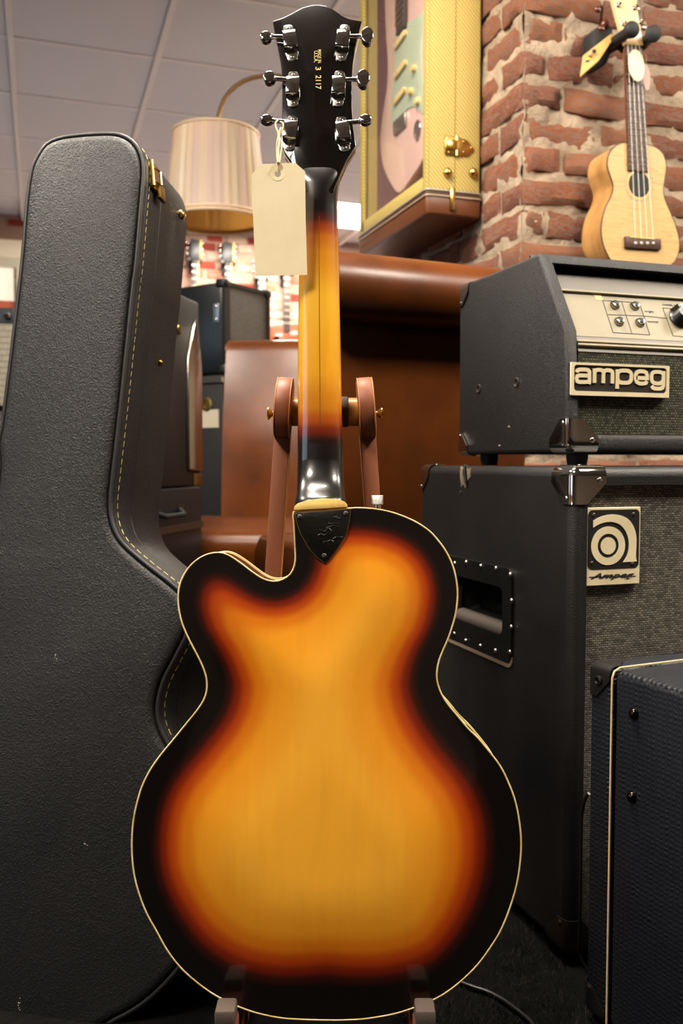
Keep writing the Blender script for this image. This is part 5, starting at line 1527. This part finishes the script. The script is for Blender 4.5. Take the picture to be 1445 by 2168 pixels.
# the left one faces us
pos = c2w(-0.115, 2.74, 0)
chair('tan leather chair facing the camera behind the guitar neck', rotz(pos, -THETA + R(-4)), 0.26, 0.5, 0.46)
# the right one shows its back: its width runs from (0, 1.65) to (0.33, 2.04) in camera-level axes
RA = R(25)
xl = cdir(-math.cos(RA), -math.sin(RA)); yv = cdir(math.sin(RA), -math.cos(RA))
mid = c2w(-0.03 + 0.25 * math.cos(RA), 1.66 + 0.25 * math.sin(RA), 0) - yv * 0.115
Mr = frame((mid.x, mid.y, 0), xl, (0, 0, 1))
chair('tan leather chair turned away with its scrolled back beside the amplifier head', Mr, 0.25, 0.28)

# ================================================================== FLOOR LAMP
LP = at(458, 470, 3.5)
LB = Fr(Matrix.Translation((0, 0, 0)))
px_, py_ = at(690, 400, 3.5).x, at(690, 400, 3.5).y
lamp_o = Vector((px_, py_, 0))
la = thing('floor_lamp', 'arched brass floor lamp with a pleated cream fabric shade', 'lamp', Matrix.Translation(lamp_o))
sc0 = Vector((LP.x, LP.y, 0)) - lamp_o
zt1 = at(458, 286, 3.5).z; zb1 = LP.z
rt, rb = 0.161, 0.190
fab = MB('pleated_fabric', '#e5d3b4', 0.85)
at_ = fab.n.new('ShaderNodeAttribute'); at_.attribute_name = 'burst'
fab.base(at_.outputs['Color']); fab.nbump(260, 0.15, 0.001)
def translucent(b, f):
    tr_ = b.n.new('ShaderNodeBsdfTranslucent'); mx = b.n.new('ShaderNodeMixShader'); mx.inputs[0].default_value = f
    src = b.p.inputs['Base Color']
    if src.links: b.lk(src.links[0].from_socket, tr_.inputs['Color'])
    else: tr_.inputs['Color'].default_value = src.default_value
    b.lk(b.p.outputs[0], mx.inputs[1]); b.lk(tr_.outputs[0], mx.inputs[2]); b.lk(mx.outputs[0], b.n['Material Output'].inputs['Surface'])
    return b.m
fab = translucent(fab, 0.4)
bm = B(); ly = bm.verts.layers.float_color.new('burst'); NP = 180; rings = []
PC_ = ['#efe2cb', '#f3e9d8', '#e9d7bf', '#e2cdc2', '#f0e3cb', '#e3d3bb', '#dacdc8', '#f3e9d2', '#e0c8ba', '#ecdcbc']
rnd = [random.choice(PC_) for _ in range(40)]
for j in range(7):
    f = j / 6.0; rad = rb + (rt - rb) * f; ringv = []
    for k in range(NP):
        a = 2 * math.pi * k / NP; rr = rad + (0.006 if (k % 5) in (1, 2) else 0.0) * (0.4 + 0.6 * math.sin(math.pi * min(1, f * 1.2)))
        v = bm.verts.new((sc0.x + rr * math.cos(a), sc0.y + rr * math.sin(a), zb1 + (zt1 - zb1) * f)); v[ly] = lin(rnd[(k // 5) % 36])
        ringv.append(v)
    rings.append(ringv)
for a, b in zip(rings, rings[1:]):
    for k in range(NP): bm.faces.new((a[k], a[(k + 1) % NP], b[(k + 1) % NP], b[k]))
part('lamp_shade', bm, fab, la, 'pleated cream and pink fabric shade', 50)
inn = lathe([(rb - 0.004, 0), (rt - 0.004, zt1 - zb1)], 60, Matrix.Translation((sc0.x, sc0.y, zb1)))
bmesh.ops.delete(inn, geom=[f for f in inn.faces if len(f.verts) > 4], context='FACES_ONLY')
part('shade_lining', inn, translucent(MB('tan_lining', '#d0a862', 0.8), 0.55), la, smooth=60)
trim = MB('shade_trim', '#d8bd9c', 0.7).m
for zz, rr in ((zb1, rb), (zb1 + 0.012, rb), (zt1, rt)):
    part('shade_trim', tube([(sc0.x + (rr + 0.001) * math.cos(2 * math.pi * k / 60), sc0.y + (rr + 0.001) * math.sin(2 * math.pi * k / 60), zz) for k in range(60)], 0.006, 7, True), trim, la, smooth=80)
brz = MB('aged_bronze', '#7a5a34', 0.35, 0.8).m
arch = [Vector((sc0.x, sc0.y, zt1 - 0.06)), Vector((sc0.x, sc0.y, zt1 + 0.01))]
for px, py in ((468, 225), (482, 200), (502, 180), (528, 167), (556, 161), (600, 163), (640, 178), (670, 205), (686, 245), (690, 300)):
    q = at(px, py, 3.5); arch.append(q - lamp_o)
arch += [Vector((0, 0, 1.3)), Vector((0, 0, 0.6)), Vector((0, 0, 0.02))]
part('pole', tube(smooth(arch, 80, False), 0.0085, 10), brz, la, 'curved bronze arm and pole', smooth=80)
part('base', lathe([(0.14, 0), (0.14, 0.012), (0.12, 0.022), (0.02, 0.03), (0.012, 0.05), (0, 0.05)], 40), brz, la)
for k in range(3):
    a = 2 * math.pi * k / 3
    part('shade_spoke', tube([(sc0.x, sc0.y, zt1 - 0.015), (sc0.x + rt * math.cos(a), sc0.y + rt * math.sin(a), zt1 - 0.008)], 0.002, 5), brz, la)

# ================================================================== BACKGROUND STACK OF BLACK CABINETS
dark_v = tolex('dark_vinyl', '#131110', 260, 0.4, 0.5, 0.25)
dark_w = MB('dark_brown_vinyl', '#1a1410', 0.6, spec=0.25).nbump(200, 0.2, 0.001).m
# near cabinet with the chrome strip
e1 = c2w(-0.344, 2.2, 0); dr = cdir(-math.sin(R(12.7)), -math.cos(R(12.7)))
ztop = at(425, 640, 2.2).z; zbot = at(425, 1028, 2.2).z
NC = Fr(frame((e1.x, e1.y, zbot), cdir(math.cos(R(12.7)), -math.sin(R(12.7))), (0, 0, 1)))   # x points out of its visible face
lower_h = zbot
ncab = thing('upper_cabinet', 'dark cabinet with a long chrome strip, stacked behind the guitar case', 'speaker', NC.M)
part('cabinet_shell', box(-0.12, 0, -0.50, 0, 0, ztop - zbot, 0.008), dark_w, ncab)
def nc3(px, py): y, z = NC.pixx(px, py, 0.0); return y, z
y0_, z0_ = nc3(404, 998); y1_, z1_ = nc3(410, 676)
ym = (y0_ + y1_) / 2
wst = 0.042
strip = [(ym - wst, z0_ + 0.004), (ym + wst, z0_), (ym + wst, z1_ - 0.12), (ym + 0.02, z1_ - 0.01), (ym + 0.008, z1_), (ym - 0.006, z1_ - 0.02), (ym - wst, z1_ - 0.10)]
part('chrome_strip', prism_x(strip, -0.001, 0.010, 0.004, 2), chrome_worn, ncab, 'tall pointed chrome strip')
y, z = nc3(378, 697); part('badge_stud', lathe([(0.012, 0), (0.010, 0.004), (0, 0.005)], 16, aim((0, y, z), (1, 0, 0))), brass_dull, ncab)
y, z = nc3(420, 1018); part('corner_protector', box(-0.01, 0.003, -0.05, 0.002, 0, 0.03, 0.002), brass_dull, ncab)
# base cabinet below it
bc = thing('base_cabinet', 'low black equipment case under the chrome striped cabinet', 'case', Matrix.Translation((NC.M[0][3], NC.M[1][3], 0)) @ Matrix.Rotation(math.atan2(NC.M[1][0], NC.M[0][0]), 4, 'Z'))
part('case_shell', box(-0.16, 0.01, -0.50, -0.02, 0.0, lower_h - 0.002, 0.006), MB('blue_black_vinyl', '#0d0f12', 0.45, spec=0.25).m, bc)
part('edge_strip', box(0.0, 0.013, -0.50, -0.02, lower_h - 0.10, lower_h - 0.085), steel_dark, bc)
part('handle', tube([(0.012, -0.30, lower_h - 0.05), (0.03, -0.28, lower_h - 0.06), (0.03, -0.18, lower_h - 0.06), (0.012, -0.16, lower_h - 0.05)], 0.006, 8), rubber, bc)
# far stack: head on cabinet, corner towards us
cf = at(472, 594, 3.0)
exr = cdir(math.sin(R(33)), math.cos(R(33)))                     # its grille side runs away to the right
eyl = cdir(-math.cos(R(33)), math.sin(R(33)))
zk = at(472, 790, 3.0).z
FS = Fr(frame((cf.x, cf.y, zk), exr, (0, 0, 1)))                  # x along the grille, y to the left-away
fs = thing('speaker_box', 'black speaker box with grey grille on top of the far stack', 'speaker', FS.M)
hgt = cf.z - zk; LX = 0.30
lx_ = FS.hit(569, 660, 1, 0.0).x
part('cabinet_shell', box(0, lx_, 0.004, 0.50, 0, hgt, 0.012), MB('black_shell', '#0c0e10', 0.3, spec=0.35).m, fs)
part('front_frame', ring_prism(rrect(0, lx_, 0, hgt, 0.012, 3), rrect(0.028, lx_ - 0.012, 0.02, hgt - 0.012, 0.004, 3), -0.006, 0.006), plastic_black, fs)
part('grille', box(0.026, lx_ - 0.010, -0.001, 0.006, 0.018, hgt - 0.010), weave('grey_grille', '#5a5145', '#453d33', '#2a241d', 0.006, 0.004, 0.3, metal=0.0), fs, 'grey brown grille cloth', 0)
for z_ in (0.0, hgt):
    part('corner_protector', box(-0.006, 0.03, -0.010, 0.03, max(z_ - 0.02, 0.0), z_ + (0.008 if z_ else 0.028), 0.006), plastic_black, fs)
    part('corner_protector', box(lx_ - 0.03, lx_ + 0.006, -0.010, 0.03, max(z_ - 0.02, 0.0), z_ + (0.008 if z_ else 0.028), 0.006), plastic_black, fs)
yy_, zz_ = FS.pixx(458, 643, 0.0); _, z2_ = FS.pixx(458, 683, 0.0)
part('side_plate', prism_x([(yy_ - 0.012, z2_), (yy_ + 0.012, z2_), (yy_ + 0.012, zz_), (yy_ - 0.012, zz_)], -0.004, 0.002, 0.002), MB('blue_grey_metal', '#7d8794', 0.3, 0.7).m, fs)
for z_ in (z2_ + 0.01, zz_ - 0.01): part('plate_screw', dome((-0.004, yy_, z_), (-1, 0, 0), 0.006), chrome, fs)
lcab = thing('stack_cabinet', 'black cabinet carrying the grey grilled speaker box, white label on its side', 'speaker', Matrix.Translation((0, 0, -zk)) @ FS.M)
part('cabinet_shell', box(-0.005, lx_ + 0.06, 0.0, 0.55, 0.03, zk - 0.003, 0.010), dark_v, lcab)
LC = Fr(Matrix.Translation((0, 0, -zk)) @ FS.M)
part('top_rail', box(-0.012, 0.0, 0.0, 0.5, zk - 0.03, zk - 0.012), chrome_worn, lcab)
y, z = LC.pixx(438, 856, -0.006); part('jack_ring', lathe([(0.024, 0), (0.024, 0.004), (0.016, 0.006), (0.014, 0.001), (0, 0.001)], 20, aim((-0.005, y, z), (-1, 0, 0))), brass_dull, lcab)
ya_, za_ = LC.pixx(428, 868, -0.006); yb2, zb2 = LC.pixx(463, 905, -0.006)
part('paper_label', prism_x([(ya_, zb2), (yb2, zb2), (yb2, za_), (ya_, za_)], -0.0075, -0.005), MB('grey_label', '#a49a86', 0.7).m, lcab, 'pale paper label')
for fx in (0.03, lx_): 
    for fy in (0.05, 0.48): part('caster', cyl((fx, fy - 0.012, 0.018), (fx, fy + 0.012, 0.018), 0.018, 14), rubber, lcab)

# ================================================================== SILVER AMP AT THE LEFT EDGE
q = at(36, 870, 3.0)
SG_ = Fr(rotz((q.x, q.y, 0), -THETA + R(6)))
hz_ = at(30, 650, 3.0).z; lz_ = at(30, 868, 3.0).z
sgv = thing('silver_amplifier', 'silver grilled amplifier with black control panel behind the guitar case at the left edge', 'amplifier', SG_.M @ Matrix.Translation((0, 0, lz_)))
hh = hz_ - lz_
part('cabinet_shell', box(-0.6, 0.0, 0.01, 0.25, 0, hh, 0.01), dark_v, sgv)
part('grille', box(-0.585, -0.006, 0.0, 0.012, 0.015, hh - 0.055), weave('silver_cloth', '#b9b3a4', '#98917f', '#5a5446', 0.007, 0.02, 0.3, metal=0.0), sgv, 'silver grille cloth', 0)
part('control_panel', box(-0.585, -0.004, 0.0, 0.012, hh - 0.052, hh - 0.004), MB('blue_black_panel', '#1b2028', 0.3).m, sgv)
for k in range(8):
    part('control_knob', lathe([(0.012, 0), (0.012, 0.006), (0.009, 0.016), (0, 0.017)], 16, aim((-0.024 - k * 0.05, 0.0, hh - 0.030), (0, -1, 0))), chrome if k % 2 == 0 else plastic_black, sgv)
scv = thing('lower_cabinet', 'black cabinet under the silver grilled amplifier at the left edge', 'speaker', SG_.M)
part('cabinet_shell', box(-0.62, 0.01, 0.0, 0.30, 0.03, lz_ - 0.002, 0.01), dark_v, scv)
part('grille', box(-0.60, -0.01, -0.004, 0.01, 0.06, lz_ - 0.04), MB('beige_cloth', '#8f8674', 0.8).m, scv)
for fx in (-0.55, -0.06):
    for fy in (0.05, 0.25): part('caster', cyl((fx, fy - 0.012, 0.018), (fx, fy + 0.012, 0.018), 0.018, 12), rubber, scv)

# ================================================================== GUITARS ON THE FAR WALL
def wall_guitar(label, px, py_top, col, acoustic, headcol, edge):
    """py_top: where the headstock's tip shows"""
    d = 6.6
    v = VB - 0.09
    r = ray(px, py_top); t = v / r.y; p = CAMP + r * t
    g_ = thing('wall_guitar', label, 'guitar', Matrix.Translation((p.x, v, p.z - 1.02)), 'guitars hanging on the far wall')
    bodym = MB('wall_guitar_finish', col, 0.25, coat=0.6).m
    headm = MB('wall_headstock', headcol, 0.4).m
    if acoustic:
        half = [(0.0, 0.0), (0.10, 0.01), (0.175, 0.06), (0.195, 0.14), (0.165, 0.22), (0.125, 0.28), (0.135, 0.34), (0.145, 0.40), (0.11, 0.46), (0.04, 0.48)]
    else:
        half = [(0.0, 0.0), (0.09, 0.005), (0.155, 0.05), (0.165, 0.13), (0.135, 0.20), (0.12, 0.26), (0.15, 0.33), (0.155, 0.40), (0.12, 0.43), (0.08, 0.39), (0.04, 0.36)]
    ol = smooth(half + [(-x, z) for x, z in half[::-1][:-1]], 60)
    part('body', prism(ol, 0.0, 0.09 if acoustic else 0.045, 0.006), bodym, g_)
    top = 0.86
    part('neck', prism([(-0.027, 0.40), (0.027, 0.40), (0.022, top), (-0.022, top)], -0.008, 0.014, 0.003), MB('wall_neck', '#2b2320', 0.5).m, g_)
    part('neck_edge', box(0.0222, 0.031, -0.004, 0.014, 0.42, top), MB('maple_edge', edge, 0.4).m, g_)
    part('headstock', prism([(-0.023, top), (0.023, top), (0.045, top + 0.04), (0.04, top + 0.155), (-0.03, top + 0.16), (-0.045, top + 0.04)], -0.004, 0.012, 0.002), headm, g_)
    part('headstock_edge', box(0.040, 0.052, -0.004, 0.012, top + 0.02, top + 0.155), MB('yellow_edge', edge, 0.4).m, g_)
    for k in range(3):
        for s in (-1, 1): part('tuner', ball((s * 0.058, 0.004, top + 0.05 + k * 0.04), 0.011, 1, 0.6, 0.8, 6), chrome, g_)
    if acoustic:
        part('sound_hole', cyl((0, 0.001, 0.30), (0, -0.002, 0.30), 0.05, 24), rubber, g_)
    part('bridge', box(-0.06, 0.06, -0.008, 0.0, 0.12, 0.15), headm, g_)
    for k in range(8): part('fret', box(-0.025, 0.025, -0.0095, -0.008, 0.47 + k * 0.05, 0.474 + k * 0.05), wire, g_)
    hgr = thing('wall_hanger', 'black wall hanger holding the ' + label.split(' hanging')[0], 'hanger', Matrix.Translation((p.x, VB - 0.012, p.z - 1.02 + top)), 'hangers on the far wall')
    part('plate', prism(rrect(-0.035, 0.035, -0.09, 0.02, 0.01), -0.012, -0.001, 0.003), plastic_black, hgr)
    part('yoke', tube([(-0.05, -0.12, 0.0), (-0.045, -0.05, -0.01), (0.0, -0.02, -0.02), (0.045, -0.05, -0.01), (0.05, -0.12, 0.0)], 0.012, 8), plastic_black, hgr, smooth=80)
wall_guitar('cream electric guitar hanging left on the far wall', 412, 506, '#d8b890', False, '#26282c', '#d9b840')
wall_guitar('amber electric guitar hanging in the middle of the far wall', 482, 512, '#d99a50', False, '#2b2d30', '#e0c040')
wall_guitar('red brown acoustic guitar hanging right on the far wall', 606, 535, '#7d3418', True, '#3a3a3a', '#6a4a30')
wall_guitar('blue electric guitar hanging beside the acoustic on the far wall', 552, 545, '#4a5a70', False, '#d0c8b0', '#d8c8a0')
